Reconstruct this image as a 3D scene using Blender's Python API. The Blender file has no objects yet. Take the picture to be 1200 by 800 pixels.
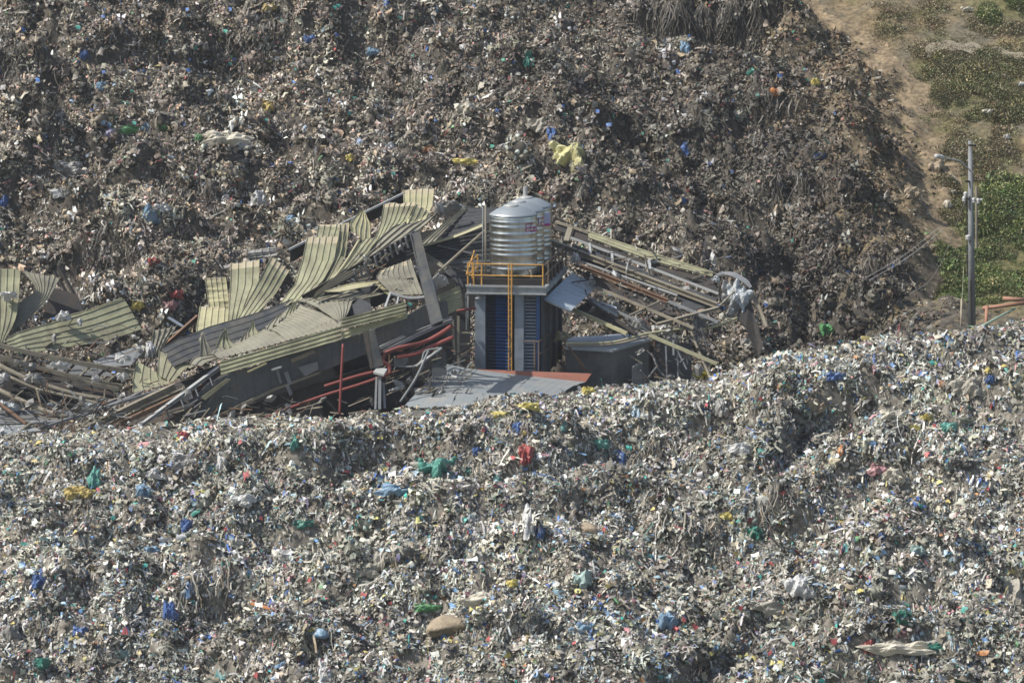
import bpy, math, random
import numpy as np
from mathutils import Vector

# ---------------------------------------------------------------- camera, world, sun
SC = bpy.context.scene
COL = SC.collection
CAM = (0.0, -200.0, 30.5)
PITCH = math.radians(8.2)
FPX = 4850.0                     # focal length in pixels of a 1200 px wide picture
cd = bpy.data.cameras.new('camera')
cam = bpy.data.objects.new('camera', cd)
COL.objects.link(cam)
cam.location = CAM
cam.rotation_euler = (math.radians(90) - PITCH, 0, 0)
cd.sensor_width = 36.0
cd.lens = FPX / 1200 * 36.0
cd.clip_start = 1.0
cd.clip_end = 8000
SC.camera = cam

SUN_EL = math.radians(50)
SUN_AZ = math.radians(-76)       # measured from the direction tower -> camera, towards picture left
sdir = Vector((math.sin(SUN_AZ) * math.cos(SUN_EL), -math.cos(SUN_AZ) * math.cos(SUN_EL), math.sin(SUN_EL)))
W = bpy.data.worlds.new('World')
SC.world = W
W.use_nodes = True
nt = W.node_tree
nt.nodes.clear()
sky = nt.nodes.new('ShaderNodeTexSky')
sky.sky_type = 'NISHITA'
sky.sun_disc = False
sky.sun_elevation = SUN_EL
sky.sun_rotation = math.atan2(sdir.x, sdir.y)
sky.air_density = 1.2
sky.dust_density = 2.0
bg = nt.nodes.new('ShaderNodeBackground')
bg.inputs['Strength'].default_value = 0.11
wo = nt.nodes.new('ShaderNodeOutputWorld')
nt.links.new(sky.outputs[0], bg.inputs[0])
nt.links.new(bg.outputs[0], wo.inputs[0])
sl = bpy.data.lights.new('sun', 'SUN')
sl.energy = 4.4
sl.angle = math.radians(0.6)
sl.color = (1.0, 0.95, 0.865)
sun = bpy.data.objects.new('sun', sl)
COL.objects.link(sun)
sun.rotation_euler = (-sdir).to_track_quat('-Z', 'Y').to_euler()
sun.location = (-60, -60, 80)
SC.view_settings.view_transform = 'Standard'
SC.view_settings.look = 'None'
SC.view_settings.exposure = 0.42
SC.view_settings.gamma = 1.0
SC.render.engine = 'CYCLES'
SC.cycles.max_bounces = 5
SC.cycles.filter_width = 1.6

RNG = np.random.default_rng(7)
random.seed(5)

# ---------------------------------------------------------------- pixel <-> world helpers (real depths given per point)
cp, sp = math.cos(PITCH), math.sin(PITCH)


def ray(px, py):
    r = (px - 600) / FPX
    u = (400 - py) / FPX
    return (r, cp + u * sp, -sp + u * cp)


def P(px, py, Y):
    d = ray(px, py)
    t = (Y - CAM[1]) / d[1]
    return Vector((CAM[0] + d[0] * t, Y, CAM[2] + d[2] * t))


def crop(x0, y0, s):
    return lambda x, y, Y: P(x0 + x / s, y0 + y / s, Y)


# ---------------------------------------------------------------- noise
def _hash(i, j, seed):
    h = (i.astype(np.int64) * 374761393 + j.astype(np.int64) * 668265263 + seed * 974634777) & 0xFFFFFFFF
    h = ((h ^ (h >> 13)) * 1274126177) & 0xFFFFFFFF
    h = (h ^ (h >> 16)) & 0xFFFFFFFF
    return h / 4294967295.0


def vn(x, y, seed=0):
    xi, yi = np.floor(x), np.floor(y)
    fx, fy = x - xi, y - yi
    fx = fx * fx * (3 - 2 * fx)
    fy = fy * fy * (3 - 2 * fy)
    a, b = _hash(xi, yi, seed), _hash(xi + 1, yi, seed)
    c, d = _hash(xi, yi + 1, seed), _hash(xi + 1, yi + 1, seed)
    return (a + (b - a) * fx) * (1 - fy) + (c + (d - c) * fx) * fy - 0.5


def sstep(a, b, x):
    t = np.clip((x - a) / (b - a), 0, 1)
    return t * t * (3 - 2 * t)


# ---------------------------------------------------------------- terrain heights
_cp = [(-300, 512), (0, 510), (100, 503), (200, 500), (300, 494), (400, 487), (480, 476), (560, 472), (640, 463), (700, 453),
       (760, 454), (830, 448), (880, 428), (940, 413), (1000, 398), (1100, 390), (1200, 384), (1500, 372)]
_cx = np.array([P(a, b, -8).x for a, b in _cp])
_cz = np.array([P(a, b, -8).z for a, b in _cp])
SLB = 0.44


def base_bg(Y):
    return -2.4 + SLB * (Y - 14)


def hit_base(px, py, off=0.0):
    d = ray(px, py)
    t = (base_bg(CAM[1]) + off - CAM[2]) / (d[2] - SLB * d[1])
    return CAM[0] + d[0] * t, CAM[1] + d[1] * t


_bd = [(1120, 420), (1117, 370), (1113, 300), (1108, 250), (1100, 200), (1092, 150), (1072, 105), (1052, 70), (1020, 40), (955, 8), (900, -30), (820, -90)]
_bx = np.array([hit_base(a, b, 0.5)[0] for a, b in _bd])
_by = np.array([hit_base(a, b, 0.5)[1] for a, b in _bd])


def mask_bg(X, Y):
    """1 where rubbish lies on the far hill, 0 on the bare hillside to the right"""
    xb = np.interp(Y, _by, _bx)
    n = 2.2 * vn(X * .35, Y * .35, 31) + 1.2 * vn(X * 1.1, Y * 1.1, 32)
    return sstep(-1.5, 6.5, xb - X + n)


def blob(X, Y, px, py, rx, ry, off=0.0):
    x, y = hit_base(px, py, off)
    return np.exp(-(((X - x) / rx) ** 2 + ((Y - y) / ry) ** 2))


FAR_SCARPS = [(838, 46, 105, 2.6), (30, 112, 48, 2.0), (28, 168, 46, 2.2), (236, 236, 42, 1.5), (1030, 232, 60, 1.5), (900, 150, 60, 1.3), (1010, 320, 70, 2.0), (930, 262, 50, 1.4), (610, 120, 55, 1.1),
              (420, 120, 60, 1.0), (130, 300, 50, 1.2), (700, 232, 70, 1.0), (1075, 372, 40, 1.6), (850, 345, 40, 1.2), (300, 60, 70, .9), (520, 60, 60, 1.0), (1040, 75, 34, 1.4)]
NEAR_SCARPS = [(235, 700, 50, 1.3), (600, 545, 42, .9), (760, 512, 48, 1.0), (900, 498, 34, 1.0), (905, 612, 46, 1.1), (800, 640, 55, .9), (480, 690, 60, 1.0), (650, 690, 50, 1.0), (130, 610, 60, .7),
               (1080, 560, 60, .8), (1030, 640, 50, .9), (350, 770, 60, 1.1), (620, 775, 70, 1.1), (1130, 740, 50, 1.0), (40, 745, 40, 1.0), (730, 600, 50, .8), (400, 600, 60, .7), (1000, 700, 45, .9), (250, 560, 50, .6)]


def hit_near_base(px, py):
    d = ray(px, py)
    Yv = np.arange(-50, -6, .1)
    t = (Yv - CAM[1]) / d[1]
    x = d[0] * t
    zb = np.interp(x, _cx, _cz) - .255 * np.maximum(-8 - Yv, 0)
    i = int(np.argmax(CAM[2] + d[2] * t < zb))
    return float(x[i]), float(Yv[i])


def scarp_line(X, x0, y0, seed):
    return y0 + .9 * vn(X * .5, X * 0 + seed, 301) + .35 * vn(X * 1.7, X * 0 + seed, 302)


FS = [(*hit_base(a, b, 1.0), c, h) for a, b, c, h in FAR_SCARPS]
FS = [(x, y, c / FPX * (y + 200), h) for x, y, c, h in FS]
NS = [(*hit_near_base(a, b), c, h) for a, b, c, h in NEAR_SCARPS]
NS = [(x, y, c / FPX * (y + 200), h) for x, y, c, h in NS]


def scarps(X, Y, L):
    z = 0 * X
    for i, (x0, y0, hw, h) in enumerate(L):
        v = Y - scarp_line(X, x0, y0, i * 3.7)
        z = z + h * (sstep(-.3, .3, v) * np.exp(-np.maximum(v, 0) / 3.5) - .35 * np.exp(-((v + .9) / .9) ** 2)) * np.exp(-np.abs((X - x0) / hw) ** 4)
    return z


def relief(X, Y, s, k=1.0):
    wx = X + 1.3 * vn(X * .3, Y * .3, s + 20)
    wy = Y + 1.3 * vn(X * .3, Y * .3, s + 21)
    z = 1.9 * vn(wx * .11, wy * .13, s) + 2.8 * vn(wx * .25, wy * .3, s + 1)
    z += 2.3 * np.abs(vn(wx * .42, wy * .5, s + 2)) + 1.9 * np.abs(vn(wx * .8, wy * .9, s + 6)) - .9
    z += 1.25 * np.abs(vn(wx * 1.5, wy * 1.7, s + 3)) + .6 * vn(wx * 2.4, wy * 2.6, s + 4) + .25 * vn(wx * 4.5, wy * 4.6, s + 5)
    return z * k


def z_far(X, Y):
    m = mask_bg(X, Y)
    b = base_bg(Y)
    # rubbish bulk: terraces, overhanging lobes
    tt = Y * .115 + 1.4 * vn(X * .07, Y * .05, 44) + .5 * vn(X * .25, Y * .2, 45)
    fr = tt - np.floor(tt)
    step = (sstep(0.36, 0.56, fr) - fr) * 3.8
    g = relief(X, Y, 3, 1.15) + step * (0.6 + .9 * vn(X * .08, Y * .08, 46))
    g += 2.6 * blob(X, Y, 20, 120, 3.2, 2.4) + 1.9 * blob(X, Y, 235, 205, 3.0, 2.0)
    g += 1.4 * blob(X, Y, 960, 215, 5.0, 2.5) + 1.7 * blob(X, Y, 1040, 300, 4.0, 2.5) - 1.5 * blob(X, Y, 1000, 345, 5.0, 1.5)
    g += scarps(X, Y, FS)
    g -= 1.2 * blob(X, Y, 1010, 110, 5.0, 2.5) + 1.6 * blob(X, Y, 60, 150, 2.5, 2.5) + 1.2 * blob(X, Y, 200, 150, 7, 2.0)
    hh = 1.2 * vn(X * .12, Y * .12, 61) + .6 * vn(X * .4, Y * .35, 62) + .22 * vn(X * 1.3, Y * 1.3, 63)
    return b + (g + 1.1) * m + (hh - .6) * (1 - m)


def z_near(X, Y):
    yc = -8 + 1.2 * vn(X * .15, X * 0 + 3.3, 71)
    zc = np.interp(X, _cx, _cz)
    t = yc - Y
    tt = t * .125 + 1.2 * vn(X * .06, Y * .06, 75) + .55 * vn(X * .2, Y * .2, 76)
    fr = tt - np.floor(tt)
    step = (sstep(0.36, 0.54, fr) - fr) * -3.2
    r = relief(X, Y, 8, .8) + step * (0.7 + .9 * vn(X * .1, Y * .1, 77))
    fade = 0.22 + 0.78 * sstep(0.5, 7, t)
    front = zc - .255 * np.maximum(t, 0) + r * fade + scarps(X, Y, NS)
    back = -0.62 * np.maximum(-t - .6, 0)
    z = front + back
    return np.where(Y < -60, np.maximum(z, -20), z)


def Z(X, Y):
    X = np.asarray(X, float)
    Y = np.asarray(Y, float)
    a = z_near(X, Y)
    b = z_far(X, Y)
    fl = -3.6 + relief(X, Y, 15, .35) + 0 * X
    # the pit rises towards the right where the two heaps meet
    fl = fl + 4.2 * sstep(13, 22, X)
    back = np.maximum(b, fl)
    return np.where(Y < -8.5, a, np.maximum(a, back))


def normals(X, Y, e=.12):
    dx = (Z(X + e, Y) - Z(X - e, Y)) / (2 * e)
    dy = (Z(X, Y + e) - Z(X, Y - e)) / (2 * e)
    n = np.stack([-dx, -dy, np.ones_like(dx)], 1)
    return n / np.linalg.norm(n, axis=1)[:, None]


def hit(px, py):
    """where the sight line through a pixel meets the terrain"""
    d = ray(px, py)
    Y = np.arange(-60, 90, .06)
    t = (Y - CAM[1]) / d[1]
    z = CAM[2] + d[2] * t
    below = z < Z(CAM[0] + d[0] * t, Y)
    i = int(np.argmax(below))
    return Vector((CAM[0] + d[0] * t[i], Y[i], z[i]))


# ---------------------------------------------------------------- object helpers
def tag(o, label=None, cat=None, group=None, kind=None):
    if label: o['label'] = label
    if cat: o['category'] = cat
    if group: o['group'] = group
    if kind: o['kind'] = kind
    return o


def thing(name, loc, label, cat, group=None):
    o = bpy.data.objects.new(name, None)
    o.empty_display_size = .3
    COL.objects.link(o)
    o.location = loc
    return tag(o, label, cat, group)


def link_mesh(name, me, parent=None):
    o = bpy.data.objects.new(name, me)
    COL.objects.link(o)
    if parent is not None:
        o.parent = parent
        o.matrix_parent_inverse.identity()
        # geometry is given in world coordinates
        off = Vector((0, 0, 0))
        p = parent
        while p is not None:
            off += p.location
            p = p.parent
        o.location = -off
    return o


def mesh(name, V, F, mats, parent=None, smooth=False, mi=None):
    me = bpy.data.meshes.new(name)
    me.from_pydata([tuple(v) for v in V], [], F)
    for m in (mats if isinstance(mats, (list, tuple)) else [mats]):
        me.materials.append(m)
    if mi is not None:
        me.polygons.foreach_set('material_index', np.array(mi, dtype=np.int32))
    if smooth:
        me.polygons.foreach_set('use_smooth', [True] * len(me.polygons))
    me.update()
    return link_mesh(name, me, parent)


def fast_mesh(name, V, quads, tris, mats, col=None, mi=None, smooth=False):
    me = bpy.data.meshes.new(name)
    nq, ntr = len(quads), len(tris)
    me.vertices.add(len(V))
    me.vertices.foreach_set('co', np.ascontiguousarray(V, dtype=np.float32).ravel())
    loops = np.concatenate([np.asarray(quads, np.int32).ravel(), np.asarray(tris, np.int32).ravel()]) if ntr else np.asarray(quads, np.int32).ravel()
    me.loops.add(len(loops))
    me.loops.foreach_set('vertex_index', loops)
    me.polygons.add(nq + ntr)
    st = np.concatenate([np.arange(nq) * 4, nq * 4 + np.arange(ntr) * 3]).astype(np.int32)
    me.polygons.foreach_set('loop_start', st)
    for m in mats:
        me.materials.append(m)
    if mi is not None:
        me.polygons.foreach_set('material_index', mi.astype(np.int32))
    if smooth:
        me.polygons.foreach_set('use_smooth', np.ones(nq + ntr, bool))
    if col is not None:
        at = me.attributes.new('col', 'FLOAT_COLOR', 'POINT')
        at.data.foreach_set('color', np.ascontiguousarray(col, dtype=np.float32).ravel())
    me.update(calc_edges=True)
    me.validate()
    return me


class MB:
    """collects world-space shapes into one mesh object"""
    def __init__(s):
        s.V, s.F, s.M = [], [], []

    def add(s, V, F, m=0):
        k = len(s.V)
        s.V += [Vector(v) for v in V]
        s.F += [tuple(i + k for i in f) for f in F]
        s.M += [m] * len(F)
        return s

    def bar(s, a, b, w, h, up=None, m=0):
        a, b = Vector(a), Vector(b)
        d = (b - a).normalized()
        up = Vector(up) if up is not None else Vector((0, 0, 1))
        if abs(d.dot(up)) > .97: up = Vector((0, -1, 0))
        x = d.cross(up).normalized() * (w / 2)
        z = x.cross(d).normalized() * (h / 2)
        v = [a - x - z, a + x - z, a + x + z, a - x + z, b - x - z, b + x - z, b + x + z, b - x + z]
        return s.add(v, [(0, 3, 2, 1), (4, 5, 6, 7), (0, 1, 5, 4), (1, 2, 6, 5), (2, 3, 7, 6), (3, 0, 4, 7)], m)

    def channel(s, a, b, w, h, t=.03, up=None, m=0):
        """I-section: web and two flanges"""
        a, b = Vector(a), Vector(b)
        d = (b - a).normalized()
        up = Vector(up) if up is not None else Vector((0, 0, 1))
        if abs(d.dot(up)) > .97: up = Vector((0, -1, 0))
        x = d.cross(up).normalized()
        z = x.cross(d).normalized()
        s.bar(a + z * (h / 2 - t / 2), b + z * (h / 2 - t / 2), w, t, up, m)
        s.bar(a - z * (h / 2 - t / 2), b - z * (h / 2 - t / 2), w, t, up, m)
        s.bar(a, b, t, h - 2 * t - .004, up, m)
        return s

    def box(s, c, sx, sy, sz, rz=0, m=0):
        R = (Vector((math.cos(rz), math.sin(rz), 0)), Vector((-math.sin(rz), math.cos(rz), 0)), Vector((0, 0, 1)))
        c = Vector(c)
        v = [c + R[0] * (i * sx / 2) + R[1] * (j * sy / 2) + R[2] * (k * sz / 2) for k in (-1, 1) for j, i in ((-1, -1), (-1, 1), (1, 1), (1, -1))]
        return s.add(v, [(0, 3, 2, 1), (4, 5, 6, 7), (0, 1, 5, 4), (1, 2, 6, 5), (2, 3, 7, 6), (3, 0, 4, 7)], m)

    def tube(s, path, r, n=8, m=0, r2=None):
        path = [Vector(p) for p in path]
        k = len(s.V)
        N = len(path)
        pz = None
        for i, p in enumerate(path):
            d = (path[min(i + 1, N - 1)] - path[max(i - 1, 0)]).normalized()
            if pz is None:
                pz = Vector((0, 0, 1)) if abs(d.z) < .9 else Vector((0, 1, 0))
            x = d.cross(pz).normalized()
            y = x.cross(d).normalized()
            pz = y
            rr = r if r2 is None else r + (r2 - r) * i / (N - 1)
            for q in range(n):
                a = 2 * math.pi * q / n
                s.V.append(p + x * (rr * math.cos(a)) + y * (rr * math.sin(a)))
        for i in range(N - 1):
            for q in range(n):
                s.F.append((k + i * n + q, k + i * n + (q + 1) % n, k + (i + 1) * n + (q + 1) % n, k + (i + 1) * n + q))
                s.M.append(m)
        s.F.append(tuple(k + q for q in range(n - 1, -1, -1))); s.M.append(m)
        s.F.append(tuple(k + (N - 1) * n + q for q in range(n))); s.M.append(m)
        return s

    def lathe(s, c, prof, n=48, m=0):
        k = len(s.V)
        c = Vector(c)
        for r, z in prof:
            for q in range(n):
                a = 2 * math.pi * q / n
                s.V.append(c + Vector((r * math.cos(a), r * math.sin(a), z)))
        for i in range(len(prof) - 1):
            for q in range(n):
                s.F.append((k + i * n + q, k + i * n + (q + 1) % n, k + (i + 1) * n + (q + 1) % n, k + (i + 1) * n + q))
                s.M.append(m)
        s.F.append(tuple(k + (len(prof) - 1) * n + q for q in range(n))); s.M.append(m)
        return s

    def slab(s, pts, nrm, t, m=0):
        """a flat plate with thickness from a polygon"""
        nrm = Vector(nrm).normalized() * t
        pts = [Vector(p) for p in pts]
        N = len(pts)
        v = pts + [p - nrm for p in pts]
        f = [tuple(range(N)), tuple(range(2 * N - 1, N - 1, -1))]
        f += [(i, i + N, (i + 1) % N + N, (i + 1) % N) for i in range(N)]
        return s.add(v, f, m)

    def build(s, name, mats, parent=None, smooth=False):
        return mesh(name, s.V, s.F, mats, parent, smooth, s.M)


def spline(pts, n):
    pts = [Vector(p) for p in pts]
    if len(pts) == 2:
        return [pts[0].lerp(pts[1], i / (n - 1)) for i in range(n)]
    L = [0]
    for a, b in zip(pts, pts[1:]): L.append(L[-1] + max((b - a).length, 1e-4))
    out = []
    for i in range(n):
        t = L[-1] * i / (n - 1)
        j = 0
        while j < len(pts) - 2 and t > L[j + 1]: j += 1
        u = (t - L[j]) / (L[j + 1] - L[j])
        p1, p2 = pts[j], pts[j + 1]
        p0 = pts[j - 1] if j > 0 else p1 * 2 - p2
        p3 = pts[j + 2] if j + 2 < len(pts) else p2 * 2 - p1
        out.append(((2 * p1) + (p2 - p0) * u + (2 * p0 - 5 * p1 + 4 * p2 - p3) * u * u + (3 * p1 - p0 - 3 * p2 + p3) * u ** 3) * .5)
    return out


# ---------------------------------------------------------------- materials
def new_mat(name):
    m = bpy.data.materials.new(name)
    m.use_nodes = True
    return m, m.node_tree, m.node_tree.nodes['Principled BSDF']


def mat(name, c, rough=.6, metal=0.0, c2=None, scale=3.0, amount=.5, bump=0.0, bscale=30, stretch=None, fine=.25):
    """colour c, stained with c2 in patches of the given scale"""
    m, t, b = new_mat(name)
    N, L = t.nodes, t.links
    c2 = c2 or tuple(x * .6 for x in c)
    tc = N.new('ShaderNodeTexCoord')
    mp = N.new('ShaderNodeMapping')
    L.new(tc.outputs['Object'], mp.inputs[0])
    if stretch: mp.inputs['Scale'].default_value = stretch
    n1 = N.new('ShaderNodeTexNoise')
    n1.inputs['Scale'].default_value = scale
    n1.inputs['Detail'].default_value = 7
    n1.inputs['Roughness'].default_value = .65
    L.new(mp.outputs[0], n1.inputs[0])
    r = N.new('ShaderNodeValToRGB')
    r.color_ramp.elements[0].position = .40
    r.color_ramp.elements[1].position = .66
    L.new(n1.outputs[0], r.inputs[0])
    ml = N.new('ShaderNodeMath'); ml.operation = 'MULTIPLY'
    L.new(r.outputs[0], ml.inputs[0]); ml.inputs[1].default_value = amount
    mx = N.new('ShaderNodeMix'); mx.data_type = 'RGBA'
    L.new(ml.outputs[0], mx.inputs[0])
    mx.inputs[6].default_value = (*c, 1)
    mx.inputs[7].default_value = (*c2, 1)
    n2 = N.new('ShaderNodeTexNoise')
    n2.inputs['Scale'].default_value = scale * 9
    n2.inputs['Detail'].default_value = 3
    L.new(mp.outputs[0], n2.inputs[0])
    mr = N.new('ShaderNodeMapRange')
    mr.inputs[3].default_value = 1 - fine; mr.inputs[4].default_value = 1 + fine
    L.new(n2.outputs[0], mr.inputs[0])
    m2 = N.new('ShaderNodeVectorMath'); m2.operation = 'SCALE'
    L.new(mx.outputs[2], m2.inputs[0]); L.new(mr.outputs[0], m2.inputs['Scale'])
    L.new(m2.outputs[0], b.inputs['Base Color'])
    b.inputs['Roughness'].default_value = rough
    b.inputs['Metallic'].default_value = metal
    b.inputs['Specular IOR Level'].default_value = .5 if rough < .5 else .25
    if bump:
        n3 = N.new('ShaderNodeTexNoise'); n3.inputs['Scale'].default_value = bscale; n3.inputs['Detail'].default_value = 4
        L.new(mp.outputs[0], n3.inputs[0])
        bp = N.new('ShaderNodeBump'); bp.inputs['Strength'].default_value = bump; bp.inputs['Distance'].default_value = .05
        L.new(n3.outputs[0], bp.inputs['Height']); L.new(bp.outputs[0], b.inputs['Normal'])
    return m


def attr_mat(name, rough=.55, fine=.35, scale=6.0, sat=1.0, spec=.4):
    """rubbish: the colour of each piece comes from its own attribute, dirtied a little"""
    m, t, b = new_mat(name)
    N, L = t.nodes, t.links
    a = N.new('ShaderNodeAttribute'); a.attribute_name = 'col'
    tc = N.new('ShaderNodeTexCoord')
    n = N.new('ShaderNodeTexNoise'); n.inputs['Scale'].default_value = scale; n.inputs['Detail'].default_value = 5
    L.new(tc.outputs['Object'], n.inputs[0])
    mr = N.new('ShaderNodeMapRange'); mr.inputs[1].default_value = .3; mr.inputs[2].default_value = .7
    mr.inputs[3].default_value = 1 - fine; mr.inputs[4].default_value = 1 + fine
    L.new(n.outputs[0], mr.inputs[0])
    s = N.new('ShaderNodeVectorMath'); s.operation = 'SCALE'
    L.new(a.outputs['Color'], s.inputs[0]); L.new(mr.outputs[0], s.inputs['Scale'])
    L.new(s.outputs[0], b.inputs['Base Color'])
    b.inputs['Roughness'].default_value = rough
    b.inputs['Specular IOR Level'].default_value = spec
    return m



def clump_mat(name):
    m = attr_mat(name, .55, .3, 9)
    t = m.node_tree
    N, L = t.nodes, t.links
    a = N.new('ShaderNodeAttribute'); a.attribute_type = 'INSTANCER'; a.attribute_name = 'tint'
    b = N['Principled BSDF']
    src = b.inputs['Base Color'].links[0].from_socket
    mu = N.new('ShaderNodeVectorMath'); mu.operation = 'MULTIPLY'
    L.new(src, mu.inputs[0]); L.new(a.outputs['Vector'], mu.inputs[1])
    L.new(mu.outputs[0], b.inputs['Base Color'])
    return m


M = {}
M['rubbish'] = attr_mat('rubbish_scraps', .5, .3, 7)
M['clump'] = clump_mat('rubbish_clump')
M['soil'] = attr_mat('rubbish_bed', .9, .45, 4.0, spec=.1)

# ================================================================ SETTING
def grid_xy(x0, x1, y0, y1, d):
    xs = np.arange(x0, x1 + d / 2, d)
    ys = np.arange(y0, y1 + d / 2, d)
    X, Y = np.meshgrid(xs, ys)
    n, k = len(xs), len(ys)
    i = (np.arange(k - 1)[:, None] * n + np.arange(n - 1)[None, :]).ravel()
    Q = np.stack([i, i + 1, i + 1 + n, i + n], 1)
    return X.ravel(), Y.ravel(), Q


def hcol(X, Y):
    """colour of the bare hillside: tan earth, grey scree"""
    n = vn(X * .5, Y * .5, 81) + .6 * vn(X * 1.7, Y * 1.7, 82)
    tan = np.array([.175, .135, .08])
    grey = np.array([.125, .11, .08])
    k = sstep(-.35, .45, n)[:, None]
    c = tan * k + grey * (1 - k)
    for (a, b_, rx, ry) in ((1150, 105, 4.0, 4.2), (1178, 325, 3.6, 7.0), (1188, 10, 3.2, 3.0), (1122, 260, 1.2, 4.0), (1140, 210, 2.5, 3)):
        g = (np.clip(blob(X, Y, a, b_, rx, ry, -.9) * 1.6 + .8 * vn(X * 1.1, Y * 1.1, 88) - .1, 0, 1))[:, None]
        c = c * (1 - .85 * g) + np.array([.105, .10, .045]) * .85 * g
    return c * (1 + .35 * vn(X * 4, Y * 4, 83) + .25 * vn(X * 9, Y * 9, 84))[:, None]


# far rubbish hill + bare hillside share one height field; the bare part is the 'hillside' object
def add_sheet(x0, x1, y0, y1, d, sel, colf, name, low=0.0):
    X, Y, Q = grid_xy(x0, x1, y0, y1, d)
    z = Z(X, Y) - low
    keep = sel(X, Y)
    qk = keep[Q].any(axis=1)
    Q = Q[qk]
    used = np.unique(Q)
    remap = np.zeros(len(X), np.int64); remap[used] = np.arange(len(used))
    V = np.stack([X[used], Y[used], z[used]], 1)
    c = colf(X[used], Y[used])
    col = np.concatenate([c, np.ones((len(c), 1))], 1)
    return V, remap[Q], col


PAL_NEAR = [((0.424, 0.409, 0.352), 30), ((0.307, 0.294, 0.242), 25), ((0.196, 0.185, 0.149), 18), ((0.058, 0.054, 0.047), 15), ((0.530, 0.529, 0.490), 15), ((0.657, 0.665, 0.649), 4.5),
            ((0.329, 0.289, 0.209), 10), ((0.148, 0.251, 0.418), 2.7), ((0.053, 0.120, 0.330), 1.62), ((0.053, 0.273, 0.242), 1.8), ((0.382, 0.087, 0.088), 1.08), ((0.466, 0.229, 0.253), 1.8),
            ((0.488, 0.425, 0.154), 1.98), ((0.403, 0.196, 0.088), 1.08), ((0.148, 0.305, 0.143), 1.08), ((0.350, 0.480, 0.550), 5.4), ((0.265, 0.240, 0.363), 1.08)]
PAL_FAR = [((0.212, 0.189, 0.155), 26), ((0.147, 0.128, 0.099), 28), ((0.088, 0.076, 0.060), 25), ((0.041, 0.038, 0.035), 15), ((0.304, 0.286, 0.250), 10), ((0.490, 0.500, 0.488), 3),
           ((0.235, 0.178, 0.119), 11.5), ((0.128, 0.194, 0.291), 1.05), ((0.039, 0.092, 0.239), 0.675), ((0.049, 0.194, 0.155), 0.6), ((0.266, 0.071, 0.072), 0.9), ((0.353, 0.204, 0.176), 2.1),
           ((0.372, 0.326, 0.124), 0.6), ((0.108, 0.204, 0.104), 0.45), ((0.334, 0.255, 0.166), 3.09)]
PAL_HILL = [((.24, .185, .11), 30), ((.17, .135, .085), 30), ((.11, .095, .065), 20), ((.32, .27, .19), 12), ((.42, .40, .35), 3), ((.07, .06, .045), 8)]


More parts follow.
